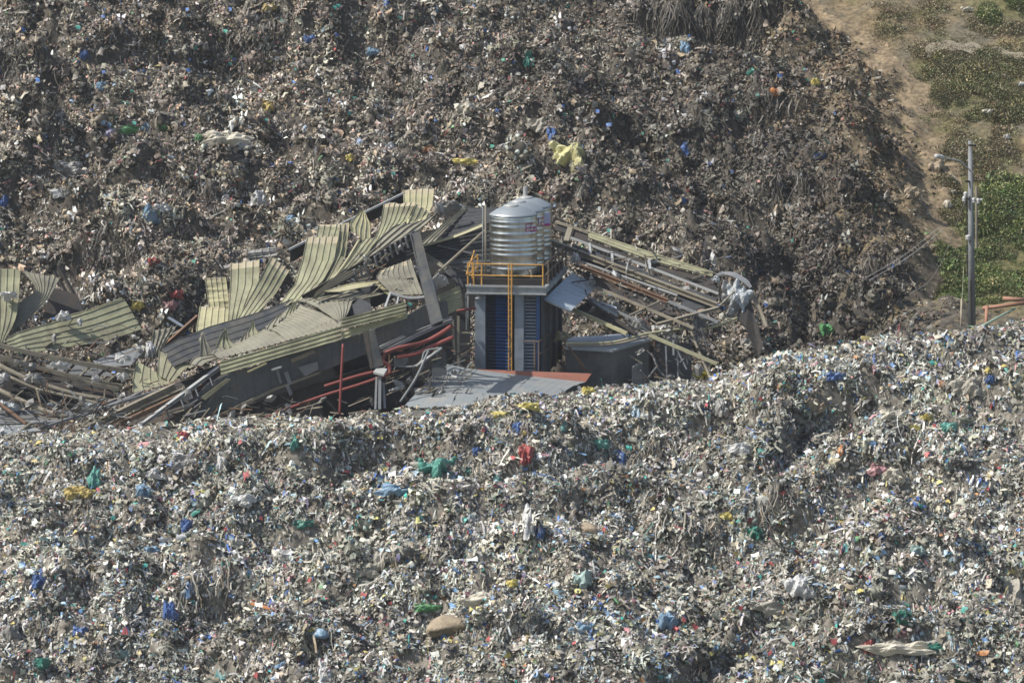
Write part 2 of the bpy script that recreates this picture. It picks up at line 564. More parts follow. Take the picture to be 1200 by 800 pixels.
def pieces(X, Y, pal, size, hang, seed, tint=None, dark=None):
    """crumpled scraps lying on / hanging from the heap, each with its own colour"""
    r = np.random.default_rng(seed)
    n = len(X)
    N = normals(X, Y)
    z = Z(X, Y)
    w = np.array([p[1] for p in pal], float); w /= w.sum()
    idx = r.choice(len(pal), n, p=w)
    C = np.array([p[0] for p in pal])[idx] * r.uniform(.62, 1.3, (n, 1)) * r.uniform(.93, 1.07, (n, 3))
    # neighbouring scraps often come from the same load: share a colour within a patch
    cx, cy = np.floor(X / .55 + 3 * vn(X * .8, Y * .8, seed + 3)), np.floor(Y / .7 + 3 * vn(X * .8, Y * .8, seed + 4))
    ci = np.searchsorted(np.cumsum(w[:7]) / w[:7].sum(), _hash(cx, cy, seed + 5)).clip(0, 6)
    cc = np.array([p[0] for p in pal])[ci]
    same = (r.uniform(0, 1, n) < .45) & (idx < 7)
    C = np.where(same[:, None], cc * r.uniform(.72, 1.25, (n, 1)), C)
    if tint is not None: C = C * tint[:, None] if tint.ndim == 1 else C * tint
    s = size * np.minimum(np.exp(r.normal(0, .42, n)), 2.3)
    # coloured scraps (bags, bottles) tend to be a bit bigger, dark ones smaller
    asp = np.exp(r.normal(0, .45, n))
    steep = 1 - N[:, 2]
    # tangent frame: t1 = downhill, t2 = across
    g = np.array([0, 0, -1.0])
    t1 = g - N * (N @ g)[:, None]
    t1 += r.normal(0, .12 + .6 * np.exp(-steep * 9)[:, None], (n, 3))
    R = r.normal(0, 1, (n, 3))
    mixn = N + R * r.uniform(.15, .95, n)[:, None]
    mixn /= np.linalg.norm(mixn, axis=1)[:, None]
    t1 -= mixn * np.sum(t1 * mixn, 1)[:, None]
    t1 /= np.linalg.norm(t1, axis=1)[:, None] + 1e-9
    ang = r.uniform(0, 2 * np.pi, n) * (r.uniform(0, 1, n) > hang * np.clip(.35 + steep * 3, 0, 1))
    t2 = np.cross(mixn, t1)
    a = t1 * np.cos(ang)[:, None] + t2 * np.sin(ang)[:, None]
    b = np.cross(mixn, a)
    cen = np.stack([X, Y, z], 1) + N * (s * r.uniform(.0, .75, n))[:, None]
    Vs, Qs, Ts, Cs = [], [], [], []
    off = 0
    kinds = r.choice(3, n, p=[.56, .30, .14])
    # 0: 3x3 crumpled sheet ; 1: strip 2x4 ; 2: faceted lump (octahedron)
    lay0 = np.array([(i, j) for j in (-1, 0, 1) for i in (-1, 0, 1)], float)
    q0 = np.array([(0, 1, 4, 3), (1, 2, 5, 4), (3, 4, 7, 6), (4, 5, 8, 7)])
    lay1 = np.array([(i, j) for j in (-1, -.33, .33, 1) for i in (-1, 1)], float)
    q1 = np.array([(0, 1, 3, 2), (2, 3, 5, 4), (4, 5, 7, 6)])
    for kd, lay, q in ((0, lay0, q0), (1, lay1, q1)):
        k = np.where(kinds == kd)[0]
        m = len(lay)
        L = np.repeat(lay[None], len(k), 0)
        L = L + r.normal(0, .17, L.shape)
        sa = s[k] * .5 * asp[k]
        sb = s[k] * .5
        if kd == 1:
            lf = np.exp(r.normal(.12, .38, len(k)))
            sb = s[k] * 1.05 * lf
            sa = s[k] * .16 / np.sqrt(lf)
        # u runs along b, v along a (downhill)
        h = r.normal(0, .33, (len(k), m)) * np.minimum(sa, sb * 1.2)[:, None] * 1.3
        bend = -(L[:, :, 1] ** 2) * (s[k] * .22)[:, None]
        V = cen[k][:, None] + b[k][:, None] * (L[:, :, 0:1] * sa[:, None, None]) + a[k][:, None] * (L[:, :, 1:2] * sb[:, None, None]) + mixn[k][:, None] * (h + bend)[:, :, None]
        Vs.append(V.reshape(-1, 3))
        Qs.append((q[None] + (off + np.arange(len(k)) * m)[:, None, None]).reshape(-1, 4))
        Cs.append(np.repeat(C[k], m, 0))
        off += len(k) * m
    k = np.where(kinds == 2)[0]
    oc = np.array([(1, 0, 0), (0, 1, 0), (-1, 0, 0), (0, -1, 0), (0, 0, .8), (0, 0, -.8)], float)
    ot = np.array([(0, 1, 4), (1, 2, 4), (2, 3, 4), (3, 0, 4), (1, 0, 5), (2, 1, 5), (3, 2, 5), (0, 3, 5)])
    L = np.repeat(oc[None], len(k), 0) + r.normal(0, .22, (len(k), 6, 3))
    ss = s[k] * .42
    V = cen[k][:, None] + (a[k][:, None] * L[:, :, 0:1] + b[k][:, None] * L[:, :, 1:2] * .7 + mixn[k][:, None] * L[:, :, 2:3] * .7) * ss[:, None, None]
    Vs.append(V.reshape(-1, 3))
    Ts = (ot[None] + (off + np.arange(len(k)) * 6)[:, None, None]).reshape(-1, 3)
    Cs.append(np.repeat(C[k], 6, 0))
    return np.concatenate(Vs), np.concatenate(Qs), Ts, np.concatenate(Cs)


def scatter(n, x0, x1, y0, y1, seed, dens=None):
    r = np.random.default_rng(seed)
    X = r.uniform(x0, x1, n); Y = r.uniform(y0, y1, n)
    # keep to the wedge the lens can see plus a margin of three metres
    half = (Y + 200) * (600 / FPX) + 3.0
    k = np.abs(X) < half
    nz = normals(X, Y, .25)[:, 2]
    k &= r.uniform(0, 1, n) < np.clip(.62 / nz, 0, 1)
    if dens is not None:
        k &= r.uniform(0, 1, n) < dens(X, Y)
    return X[k], Y[k]


def heap(name, sheet, pcs, label):
    V, Q, c = sheet
    pV, pQ, pT, pC = pcs
    k = len(V)
    allV = np.concatenate([V, pV])
    allQ = np.concatenate([Q, pQ + k])
    allT = pT + k
    col = np.concatenate([c, np.concatenate([pC, np.ones((len(pC), 1))], 1)])
    mi = np.concatenate([np.zeros(len(Q)), np.ones(len(pQ)), np.ones(len(pT))])
    print(name, 'triangles', 2 * len(allQ) + len(allT))
    me = fast_mesh(name, allV, allQ, allT, [M['soil'], M['rubbish']], col, mi, True)
    o = bpy.data.objects.new(name, me)
    COL.objects.link(o)
    return tag(o, label, 'rubbish heap', None, 'stuff')


def make_clumps(pal, seed, count=10):
    """small knots of scraps hanging over a lump; +z is the heap's normal, -x points downhill"""
    r = np.random.default_rng(seed)
    out = []
    w = np.array([p[1] for p in pal], float); w /= w.sum()
    cols = np.array([p[0] for p in pal])
    for c in range(count):
        mb = MB(); pc = []
        ex, ey, ez = r.uniform(.22, .42), r.uniform(.25, .5), r.uniform(.2, .4)
        # faceted core
        n1, n2 = 7, 4
        V = []
        for i in range(n2):
            th = (i + .3) / n2 * 1.75
            for j in range(n1):
                ph = 2 * math.pi * j / n1
                f = r.uniform(.8, 1.1)
                V.append((ex * math.sin(th) * math.cos(ph) * f, ey * math.sin(th) * math.sin(ph) * f, ez * math.cos(th) * f - .05))
        F = [(i * n1 + j, i * n1 + (j + 1) % n1, (i + 1) * n1 + (j + 1) % n1, (i + 1) * n1 + j) for i in range(n2 - 1) for j in range(n1)]
        F.append(tuple(range(n1)))
        mb.add(V, F); k0 = cols[r.choice(4)] * .8; pc += [k0] * len(V)
        base = cols[r.choice(len(pal), p=w)]
        for q in range(34):
            th = math.acos(r.uniform(-.1, 1)); ph = r.uniform(0, 2 * math.pi)
            n = np.array([math.sin(th) * math.cos(ph), math.sin(th) * math.sin(ph), math.cos(th)])
            p = n * np.array([ex, ey, ez]) * r.uniform(.95, 1.12)
            down = np.array([-.75, 0, -.65]) + r.normal(0, .75 if c % 2 else .4, 3)
            down -= n * (down @ n); down /= np.linalg.norm(down) + 1e-6
            side = np.cross(n, down)
            col = cols[r.choice(len(pal), p=w)] * r.uniform(.7, 1.35)
            if r.uniform() < .4: col = base * r.uniform(.8, 1.2)
            if r.uniform() < .4:      # hanging strip
                L, wd = r.uniform(.16, .42), r.uniform(.03, .08)
                st = 3
            else:
                L, wd = r.uniform(.10, .26), r.uniform(.07, .18)
                st = 2
            V = []
            for i in range(st + 1):
                u = i / st
                o = p + down * (L * u) + n * (.05 + .05 * math.sin(3 * u) - .05 * u + r.normal(0, .04)) + side * r.normal(0, .02)
                tw = side + n * r.normal(0, .8)
                ww = wd * (.5 + .6 * math.sin(2.6 * u + .4)) * r.uniform(.7, 1.2)
                V += [o - tw * ww * .6, o + n * r.normal(0, .02), o + tw * ww * .6] if st == 2 else [o - tw * ww * .6, o + tw * ww * .6]
            k = 3 if st == 2 else 2
            F = [(i * k + j, i * k + j + 1, (i + 1) * k + j + 1, (i + 1) * k + j) for i in range(st) for j in range(k - 1)]
            mb.add([tuple(v) for v in V], F); pc += [col] * len(V)
        me = bpy.data.meshes.new('clump')
        me.from_pydata([tuple(v) for v in mb.V], [], mb.F)
        me.materials.append(M['clump'])
        me.polygons.foreach_set('use_smooth', [True] * len(me.polygons))
        at = me.attributes.new('col', 'FLOAT_COLOR', 'POINT')
        at.data.foreach_set('color', np.concatenate([np.array(pc), np.ones((len(pc), 1))], 1).astype(np.float32).ravel())
        out.append(bpy.data.objects.new('clump', me))
    return out


def make_patches(pal, seed, count, npc, size, rad=.75, hang=.6, bump=.16):
    """mats of tangled small scraps about a metre and a half across, draped downhill (-x)"""
    r = np.random.default_rng(seed)
    w = np.array([p[1] for p in pal], float); w /= w.sum()
    cols = np.array([p[0] for p in pal])
    out = []
    lay = {3: [(-1, -1), (0, -1), (1, -1), (-1, 0), (0, 0), (1, 0), (-1, 1), (0, 1), (1, 1)], 2: [(-1, -1), (1, -1), (-1, -.3), (1, -.3), (-1, .35), (1, .35), (-1, 1), (1, 1)]}
    fq = {3: [(0, 1, 4, 3), (1, 2, 5, 4), (3, 4, 7, 6), (4, 5, 8, 7)], 2: [(0, 1, 3, 2), (2, 3, 5, 4), (4, 5, 7, 6)]}
    for c in range(count):
        V, F, PC = [], [], []
        base = cols[r.choice(5)]
        for q in range(npc):
            a, rr = r.uniform(0, 6.283), rad * math.sqrt(r.uniform())
            x, y = rr * math.cos(a), rr * math.sin(a)
            z = bump * (math.cos(x * 2.1) * math.cos(y * 2.3) + .5 * math.sin(x * 7 + c) * math.sin(y * 6 + c * 2)) - .12
            n = np.array([x * .4, y * .4, 1.0]) + r.normal(0, .5, 3); n /= np.linalg.norm(n)
            d = np.array([-1, 0, -.25]) + r.normal(0, .4 if r.uniform() < hang else 2.0, 3)
            d -= n * (d @ n); d /= np.linalg.norm(d) + 1e-6
            sdv = np.cross(n, d)
            s_ = size * min(math.exp(r.normal(0, .45)), 2.4)
            k = 2 if r.uniform() < .45 else 3
            sa, sb = (s_ * .17, s_ * 1.25) if k == 2 else (s_ * .5 * math.exp(r.normal(0, .3)), s_ * .5)
            o = np.array([x, y, z + r.uniform(-.02, .1)])
            k0 = len(V)
            for (u, v) in lay[k]:
                u += r.normal(0, .17); v += r.normal(0, .14)
                V.append(tuple(o + sdv * (u * sa) + d * (v * sb) + n * (r.normal(0, .28) * min(sa, sb) * 1.2 - v * v * s_ * .2)))
            F += [tuple(k0 + i for i in f) for f in fq[k]]
            cc = (base if r.uniform() < .33 else cols[r.choice(len(pal), p=w)]) * r.uniform(.6, 1.35)
            PC += [cc] * len(lay[k])
        me = bpy.data.meshes.new('mat_of_scraps')
        me.from_pydata(V, [], F)
        me.materials.append(M['clump'])
        me.polygons.foreach_set('use_smooth', [True] * len(me.polygons))
        at = me.attributes.new('col', 'FLOAT_COLOR', 'POINT')
        at.data.foreach_set('color', np.concatenate([np.array(PC), np.ones((len(PC), 1))], 1).astype(np.float32).ravel())
        out.append(bpy.data.objects.new('mat_of_scraps', me))
    return out


def make_drapes(pal, seed, count):
    """limp crumpled sheets and bags, about half a metre, with folds running downhill (-x)"""
    r = np.random.default_rng(seed)
    out = []
    cols = np.array([p[0] for p in pal])
    for c in range(count):
        nx, ny = 8, 7
        a, b_ = r.uniform(.22, .42), r.uniform(.14, .26)
        u = np.linspace(-1, 1, nx); v = np.linspace(-1, 1, ny)
        U, V_ = np.meshgrid(u, v); U, V_ = U.ravel(), V_.ravel()
        rr = np.maximum(np.abs(U), np.abs(V_)); R = np.sqrt(U * U + V_ * V_) + 1e-6
        k = (rr / R) ** .8 * (1 + .22 * np.sin(np.arctan2(V_, U) * 3 + c) + .15 * np.sin(np.arctan2(V_, U) * 7 + 2 * c))
        x, y = U * k * a, V_ * k * b_
        ph = r.uniform(0, 6)
        z = .10 * (1 - rr ** 2) + .045 * np.sin(y / b_ * 4.5 + x * 3 + ph) + .07 * vn(x * 9 + c * 5, y * 11, seed) * 2 - .02
        V = np.stack([x, y, z], 1)
        F = [(j * nx + i, j * nx + i + 1, (j + 1) * nx + i + 1, (j + 1) * nx + i) for j in range(ny - 1) for i in range(nx - 1)]
        me = bpy.data.meshes.new('drape')
        me.from_pydata([tuple(q) for q in V], [], F)
        me.materials.append(M['clump'])
        base = cols[c % len(cols)]
        at = me.attributes.new('col', 'FLOAT_COLOR', 'POINT')
        C = base[None] * (1 + .35 * vn(x * 12, y * 12, seed + c))[:, None]
        at.data.foreach_set('color', np.concatenate([C, np.ones((len(C), 1))], 1).astype(np.float32).ravel())
        out.append(bpy.data.objects.new('drape', me))
    return out


PAL_DR = [((.44, .43, .39), 1), ((.33, .31, .26), 1), ((.24, .22, .18), 1), ((.52, .52, .51), 1), ((.38, .36, .31), 1), ((.12, .11, .095), 1), ((.30, .38, .43), 1), ((.42, .37, .29), 1), ((.28, .27, .25), 1), ((.47, .46, .43), 1), ((.19, .175, .15), 1), ((.14, .22, .34), 1), ((.35, .33, .28), 1), ((.10, .24, .22), 1)]
PAL_DRF = [((.22, .20, .165), 1), ((.15, .13, .105), 1), ((.10, .085, .07), 1), ((.30, .28, .25), 1), ((.055, .05, .043), 1), ((.25, .19, .14), 1), ((.18, .165, .14), 1), ((.40, .39, .37), 1), ((.12, .105, .085), 1), ((.16, .2, .26), 1)]


def clump_field(name, X, Y, variants, scale, tint, seed, label):
    from mathutils import Matrix
    r = np.random.default_rng(seed)
    N = normals(X, Y, .3)
    z = Z(X, Y)
    n = len(X)
    up = N + np.array([0, 0, .3])
    up /= np.linalg.norm(up, axis=1)[:, None]
    g = np.array([0, -.35, -1.0]) + r.normal(0, .25, (n, 3))
    t = g - up * np.sum(up * g, 1)[:, None]
    t /= np.linalg.norm(t, axis=1)[:, None]
    xa = -t
    ya = np.cross(up, xa)
    rot = np.zeros((n, 3))
    # rotation matrix columns (xa, ya, up) -> XYZ euler
    rot[:, 1] = -np.arcsin(np.clip(xa[:, 2], -1, 1))
    rot[:, 0] = np.arctan2(ya[:, 2], up[:, 2])
    rot[:, 2] = np.arctan2(xa[:, 1], xa[:, 0])
    me = bpy.data.meshes.new(name)
    me.vertices.add(n)
    me.vertices.foreach_set('co', np.stack([X, Y, z - .12 * scale], 1).astype(np.float32).ravel())
    for an, ty, val in (('rot', 'FLOAT_VECTOR', rot), ('tint', 'FLOAT_VECTOR', tint)):
        a = me.attributes.new(an, ty, 'POINT'); a.data.foreach_set('vector', val.astype(np.float32).ravel())
    a = me.attributes.new('scl', 'FLOAT', 'POINT'); a.data.foreach_set('value', scale.astype(np.float32))
    a = me.attributes.new('pick', 'INT', 'POINT'); a.data.foreach_set('value', r.integers(0, len(variants), n).astype(np.int32))
    o = bpy.data.objects.new(name, me); COL.objects.link(o)
    tag(o, label, 'rubbish clumps', None, 'stuff')
    ng = bpy.data.node_groups.new('scatter_clumps', 'GeometryNodeTree')
    ng.interface.new_socket('Geometry', in_out='INPUT', socket_type='NodeSocketGeometry')
    ng.interface.new_socket('Geometry', in_out='OUTPUT', socket_type='NodeSocketGeometry')
    Nn, L = ng.nodes, ng.links
    gi, go = Nn.new('NodeGroupInput'), Nn.new('NodeGroupOutput')
    gj = Nn.new('GeometryNodeGeometryToInstance')
    for v in variants:
        oi = Nn.new('GeometryNodeObjectInfo'); oi.inputs['Object'].default_value = v
        L.new(oi.outputs['Geometry'], gj.inputs[0])
    ip = Nn.new('GeometryNodeInstanceOnPoints')
    L.new(gi.outputs[0], ip.inputs['Points']); L.new(gj.outputs[0], ip.inputs['Instance'])
    ip.inputs['Pick Instance'].default_value = True

    def na(an, ty):
        q = Nn.new('GeometryNodeInputNamedAttribute'); q.data_type = ty; q.inputs['Name'].default_value = an
        return q.outputs['Attribute']
    L.new(na('pick', 'INT'), ip.inputs['Instance Index'])
    er = Nn.new('FunctionNodeEulerToRotation'); L.new(na('rot', 'FLOAT_VECTOR'), er.inputs[0])
    L.new(er.outputs[0], ip.inputs['Rotation'])
    L.new(na('scl', 'FLOAT'), ip.inputs['Scale'])
    L.new(ip.outputs[0], go.inputs[0])
    md = o.modifiers.new('scatter', 'NODES'); md.node_group = ng
    return o


def c_near(X, Y):
    k = (1 + .5 * vn(X * 1.5, Y * 1.5, 91) + .5 * vn(X * 5, Y * 5, 92))[:, None]
    return np.array([.17, .155, .13]) * k


def c_far(X, Y):
    k = (1 + .5 * vn(X * 1.2, Y * 1.2, 93) + .5 * vn(X * 4, Y * 4, 94))[:, None]
    xb = np.interp(Y, _by, _bx)
    e = sstep(11, 2, xb - X + 6 * vn(X * .25, Y * .3, 95))[:, None] * sstep(20, 32, Y)[:, None]
    return (np.array([.075, .067, .056]) * (1 - e) + np.array([.20, .155, .10]) * e) * k


def earthy(X, Y):
    xb = np.interp(Y, _by, _bx)
    return sstep(10, 1, xb - X + 7 * vn(X * .25, Y * .3, 95)) * sstep(20, 32, Y)


print('heaps ...')
sh = add_sheet(-31, 31, -46, -1.5, .15, lambda X, Y: Y > -99, c_near, 'n')
X, Y = scatter(205000, -30, 30, -45, -2.5, 11)
tint = (1.0 + .55 * vn(X * .2, Y * .2, 101) + .4 * vn(X * .6, Y * .6, 102))
pn = pieces(X, Y, PAL_NEAR, .112, .85, 12, tint)
heap('rubbish_heap', sh, pn, 'pale near slope of mixed household rubbish filling the lower half of the view')

def near_tint(X, Y):
    return ((1.0 + .55 * vn(X * .2, Y * .2, 101) + .4 * vn(X * .6, Y * .6, 102)) * RNG.uniform(.8, 1.22, len(X)))[:, None] * RNG.uniform(.95, 1.05, (len(X), 3))


X, Y = scatter(3000, -30, 30, -45, -8.5, 13)
sc = .85 * np.minimum(np.exp(RNG.normal(0, .25, len(X))), 1.5)
clump_field('rubbish_clumps', X, Y, make_clumps(PAL_NEAR, 51, 12), sc, near_tint(X, Y), 14, 'knots of grey and white plastic film hanging all over the pale near slope')
X, Y = scatter(9500, -30, 30, -45, -7.8, 16)
sc = np.exp(RNG.normal(0, .12, len(X)))
clump_field('rubbish_mats', X, Y, make_patches(PAL_NEAR, 53, 14, 120, .09), sc, near_tint(X, Y), 17, 'tangled mats of small pale scraps covering the near slope')

X, Y = scatter(4200, -30, 30, -45, -8.2, 31)
clump_field('draped_film', X, Y, make_drapes(PAL_DR, 56, 28), (.8 * np.exp(RNG.normal(0, .38, len(X)))).clip(.35, 1.7), near_tint(X, Y), 32, 'limp bags and sheets of film draped over the pale near slope')

sh = add_sheet(-37, 34, -1.5, 64, .2, lambda X, Y: mask_bg(X, Y) > .02, c_far, 'f')
X, Y = scatter(180000, -37, 34, -2.5, 63, 21, lambda X, Y: (mask_bg(X, Y) > .35) * (1 - .7 * earthy(X, Y)) * np.where(Y < 8, .55, 1))
t_ = np.clip(.98 + .75 * vn(X * .16, Y * .18, 103) + .5 * vn(X * .5, Y * .5, 104), .3, 2)
tint = t_ * (1.04 + .22 * sstep(8, -4, X) + .3 * sstep(4, -10, X) * sstep(42, 20, Y)) * (1 - .42 * sstep(8, 17, X) * sstep(42, 32, Y))
e = earthy(X, Y)[:, None]
tint3 = tint[:, None] * (1 + e * np.array([.35, .12, -.2]))
pf = pieces(X, Y, PAL_FAR, .128, .7, 22, tint3)
heap('rubbish_heap', sh, pf, 'dark far hill of buried rubbish rising behind the water tank tower')

def far_tone(X, Y):
    # scrap tint by position: paler at the lower left, darker on the right
    t = np.clip(.98 + .75 * vn(X * .16, Y * .18, 103) + .5 * vn(X * .5, Y * .5, 104), .3, 2)
    t = t * (1.04 + .22 * sstep(8, -4, X) + .3 * sstep(4, -10, X) * sstep(42, 20, Y)) * (1 - .42 * sstep(8, 17, X) * sstep(42, 32, Y))
    return t


def far_tint(X, Y):
    e = earthy(X, Y)[:, None]
    return (far_tone(X, Y) * RNG.uniform(.75, 1.25, len(X)))[:, None] * (1 + e * np.array([.4, .16, -.18])) * RNG.uniform(.95, 1.05, (len(X), 3))


X, Y = scatter(4200, -37, 34, 6, 63, 23, lambda X, Y: (mask_bg(X, Y) > .5) * (1 - .85 * earthy(X, Y)))
sc = 1.05 * np.minimum(np.exp(RNG.normal(0, .25, len(X))), 1.5)
clump_field('rubbish_clumps', X, Y, make_clumps(PAL_FAR, 52, 12), sc, far_tint(X, Y), 24, 'dark knots of rags and film hanging on the far rubbish hill')
X, Y = scatter(11000, -37, 34, 6, 63, 26, lambda X, Y: (mask_bg(X, Y) > .4) * (1 - .6 * earthy(X, Y)))
sc = 1.1 * np.exp(RNG.normal(0, .12, len(X)))
clump_field('rubbish_mats', X, Y, make_patches(PAL_FAR, 54, 12, 120, .095, .85), sc, far_tint(X, Y), 27, 'tangled mats of small brown scraps covering the far rubbish hill')
X, Y = scatter(2600, -37, 34, 6, 63, 33, lambda X, Y: (mask_bg(X, Y) > .5) * (1 - .6 * earthy(X, Y)))
clump_field('draped_film', X, Y, make_drapes(PAL_DRF, 57, 20), np.exp(RNG.normal(0, .35, len(X))).clip(.4, 1.9), far_tint(X, Y), 34, 'limp dark rags and bags draped over the far rubbish hill')
# clods and stones on the bare slope and along the edge of the rubbish
X, Y = scatter(14000, 5, 36, 14, 63, 28, lambda X, Y: (earthy(X, Y) > .2) | (mask_bg(X, Y) < .6))
sc = .8 * np.exp(RNG.normal(0, .2, len(X))) * np.where(mask_bg(X, Y) < .1, .62, 1)
X2 = np.interp(Y, _by, _bx) - X
kk = RNG.uniform(0, 1, len(X)) < .22 + .78 * sstep(-7, 0, X2)
X, Y, sc = X[kk], Y[kk], sc[kk]
clump_field('clods', X, Y, make_patches(PAL_HILL, 55, 6, 26, .10, .8, .2, .03), sc, RNG.uniform(.75, 1.2, (len(X), 1)) * np.ones((1, 3)), 29, 'brown clods and stones strewn along the edge of the bare hillside')

def curtain(name, L, pal, seed, label, per_m=60, slope_off=.1):
    """roots, cord and torn film hanging over the edge of each little cliff"""
    r = np.random.default_rng(seed)
    Vs, Cs, n_all = [], [], 0
    w_ = np.array([p[1] for p in pal], float); w_ /= w_.sum()
    for i, (x0, y0, hw, h) in enumerate(L):
        n = int(per_m * hw * 2)
        X = x0 + hw * r.uniform(-1, 1, n) * r.uniform(.5, 1, n)
        yl = scarp_line(X, x0, y0, i * 3.7)
        row = r.uniform(-.45, .6, n)
        Y = yl + row
        z0 = Z(X, Y) + r.uniform(-.02, .22, n)
        len_ = h * np.exp(r.normal(-.75, .55, n)) * np.exp(-np.abs((X - x0) / hw) ** 4)
        w = r.uniform(.008, .022, n) * np.exp(r.normal(0, .6, n))
        if name != 'hanging_roots' or True:
            ok = (mask_bg(X, Y) > .6) | (Y < 0)
            len_ = np.where(ok, len_, .02)
        cols = np.array([p[0] for p in pal])[r.choice(len(pal), n, p=w_)] * r.uniform(.65, 1.3, (n, 1))
        dx = r.normal(0, .28, n) * len_
        v = []
        for k in range(4):
            t = k / 3
            x = X + dx * t + .07 * np.sin(t * 6 + X * 19)
            y = Y - .10 - (.25 + np.maximum(row, 0)) * np.sqrt(t) * np.minimum(len_, 1)
            z = z0 - len_ * t * .95
            v.append(np.stack([x - w, y, z], 1)); v.append(np.stack([x + w * (1 - t * .5), y - .02 + .02 * np.sin(X * 31), z], 1))
        Vs.append(np.stack(v, 1)); Cs.append(cols); n_all += n
    V = np.concatenate(Vs); C = np.concatenate(Cs)
    base_i = (np.arange(n_all) * 8)[:, None]
    Q = np.concatenate([base_i + np.array([2 * i, 2 * i + 1, 2 * i + 3, 2 * i + 2]) for i in range(3)])
    C = np.repeat(np.concatenate([C, np.ones((n_all, 1))], 1), 8, 0)
    me = fast_mesh(name, V.reshape(-1, 3), Q, np.zeros((0, 3), int), [M['rubbish']], C)
    o = bpy.data.objects.new(name, me); COL.objects.link(o)
    return tag(o, label, 'roots', None, 'stuff')


PAL_ROOT = [((.07, .06, .046), 4), ((.10, .087, .066), 3), ((.03, .027, .023), 5), ((.17, .15, .12), 1.0), ((.05, .044, .034), 5), ((.3, .29, .27), .15)]
PAL_DRAPE = [((.27, .25, .205), 4), ((.17, .155, .125), 5), ((.065, .06, .05), 6), ((.40, .38, .35), 1.6), ((.56, .55, .54), .4), ((.12, .2, .3), .35), ((.06, .2, .17), .2), ((.25, .2, .14), 2)]
curtain('hanging_roots', FS[:1], PAL_ROOT, 301, 'ragged curtain of roots and film hanging from the overhang at the top', 150)
curtain('hanging_shreds', FS[1:], PAL_ROOT, 302, 'dark shreds hanging over the small cliffs of the far rubbish hill', 45)
curtain('hanging_shreds', NS, PAL_DRAPE, 303, 'pale and dark shreds of film hanging over the small cliffs of the near slope', 38)

# bare hillside on the right, and the land round about
Vh, Qh, Ch = add_sheet(-37, 60, 6, 80, .35, lambda X, Y: mask_bg(X, Y) < .98, hcol, 'h', 0.02)
me = fast_mesh('hillside', Vh, Qh, np.zeros((0, 3), int), [M['soil']], Ch, None, True)
o = bpy.data.objects.new('hillside', me); COL.objects.link(o); tag(o, kind='structure')


def land_col(X, Y):
    return hcol(X, Y) * np.array([.8, .9, .8])


X, Y, Q = grid_xy(-300, 300, -320, 400, 4.0)
zz = np.where(Y < 6, np.clip(-6 + .255 * (Y + 10), -20, -6), np.minimum(base_bg(Y) - 4, 40))
zz = zz + 1.5 * vn(X * .05, Y * .05, 5) - 1.0
me = fast_mesh('ground', np.stack([X, Y, zz], 1), Q, np.zeros((0, 3), int), [M['soil']], np.concatenate([land_col(X, Y), np.ones((len(X), 1))], 1), None, True)
o = bpy.data.objects.new('ground', me); COL.objects.link(o); tag(o, kind='structure')

# ---------------------------------------------------------------- hazy air
hm, ht, hb = new_mat('haze')
ht.nodes.remove(hb)
pv = ht.nodes.new('ShaderNodeVolumePrincipled')
pv.inputs['Density'].default_value = .00016
pv.inputs['Color'].default_value = (.97, .98, 1, 1)
pv.inputs['Anisotropy'].default_value = .3
ht.links.new(pv.outputs[0], ht.nodes['Material Output'].inputs['Volume'])
mb = MB()
mb.box((0, 40, 12), 700, 800, 76)
hz = mb.build('haze', hm)
hz['kind'] = 'stuff'

# ================================================================ MATERIALS OF THE WRECK
M['olive'] = mat('weathered olive sheet metal', (.285, .285, .185), .5, 0, (.17, .155, .11), 1.4, .85, fine=.14, stretch=(1, 1, .35))
M['olive_pale'] = mat('bleached olive sheet metal', (.385, .365, .225), .5, 0, (.28, .26, .175), 1.1, .7, fine=.12)
M['flaked'] = mat('flaked paint at torn edges', (.44, .40, .29), .7, 0, (.30, .21, .13), 5.0, .5)
M['annex_wall_lit'] = mat('weathered annex wall with lit tone', (.17, .17, .16), .9, 0, (.10, .10, .095), .8, .7)  # base lightened as the annex's lit face; the patches are weathering
M['sheet_grey'] = mat('dusty grey olive sheet metal', (.235, .225, .175), .55, 0, (.15, .14, .115), .8, .7, fine=.14)
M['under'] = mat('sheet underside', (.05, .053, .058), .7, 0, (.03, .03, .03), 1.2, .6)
M['wall_slate'] = mat('slate blue wall cladding', (.10, .114, .128), .85, 0, (.16, .148, .125), 1.1, .6, fine=.12)
M['column_shade_slate'] = mat('dark slate toned for column shade', (.05, .056, .064), .9, 0, (.12, .11, .09), 1.3, .6)  # base darkened as the leaning column's shade; brown patches are dirt
M['steel_grey'] = mat('grey painted steel', (.20, .21, .22), .7, 0, (.12, .12, .115), 1.4, .6, fine=.12)
M['steel_dark'] = mat('dark primed steel', (.035, .034, .034), .7, 0, (.07, .055, .042), 1.6, .6)
M['steel_tan'] = mat('dusty tan steel', (.24, .215, .165), .65, 0, (.13, .115, .09), 1.4, .7)
M['steel_pale'] = mat('pale galvanised steel', (.36, .37, .37), .45, .1, (.30, .30, .28), 1.2, .6, fine=.12)
M['rust'] = mat('rusty steel', (.13, .085, .06), .8, 0, (.22, .12, .07), 2.2, .6)
M['red_pipe'] = mat('faded red painted pipe', (.22, .06, .055), .6, 0, (.11, .05, .042), 1.5, .6)
M['orange_rail'] = mat('yellow orange railing paint', (.55, .30, .07), .5, 0, (.33, .20, .09), 2.5, .6)
M['brown_rail'] = mat('dull brown railing', (.17, .12, .09), .6, 0, (.10, .08, .07), 2.5, .6)
M['concrete'] = mat('painted concrete', (.30, .32, .33), .75, 0, (.17, .165, .15), 1.8, .8, bump=.2)
M['concrete_dark'] = mat('dark stained concrete', (.13, .13, .125), .85, 0, (.06, .06, .06), 1.0, .6, bump=.3)
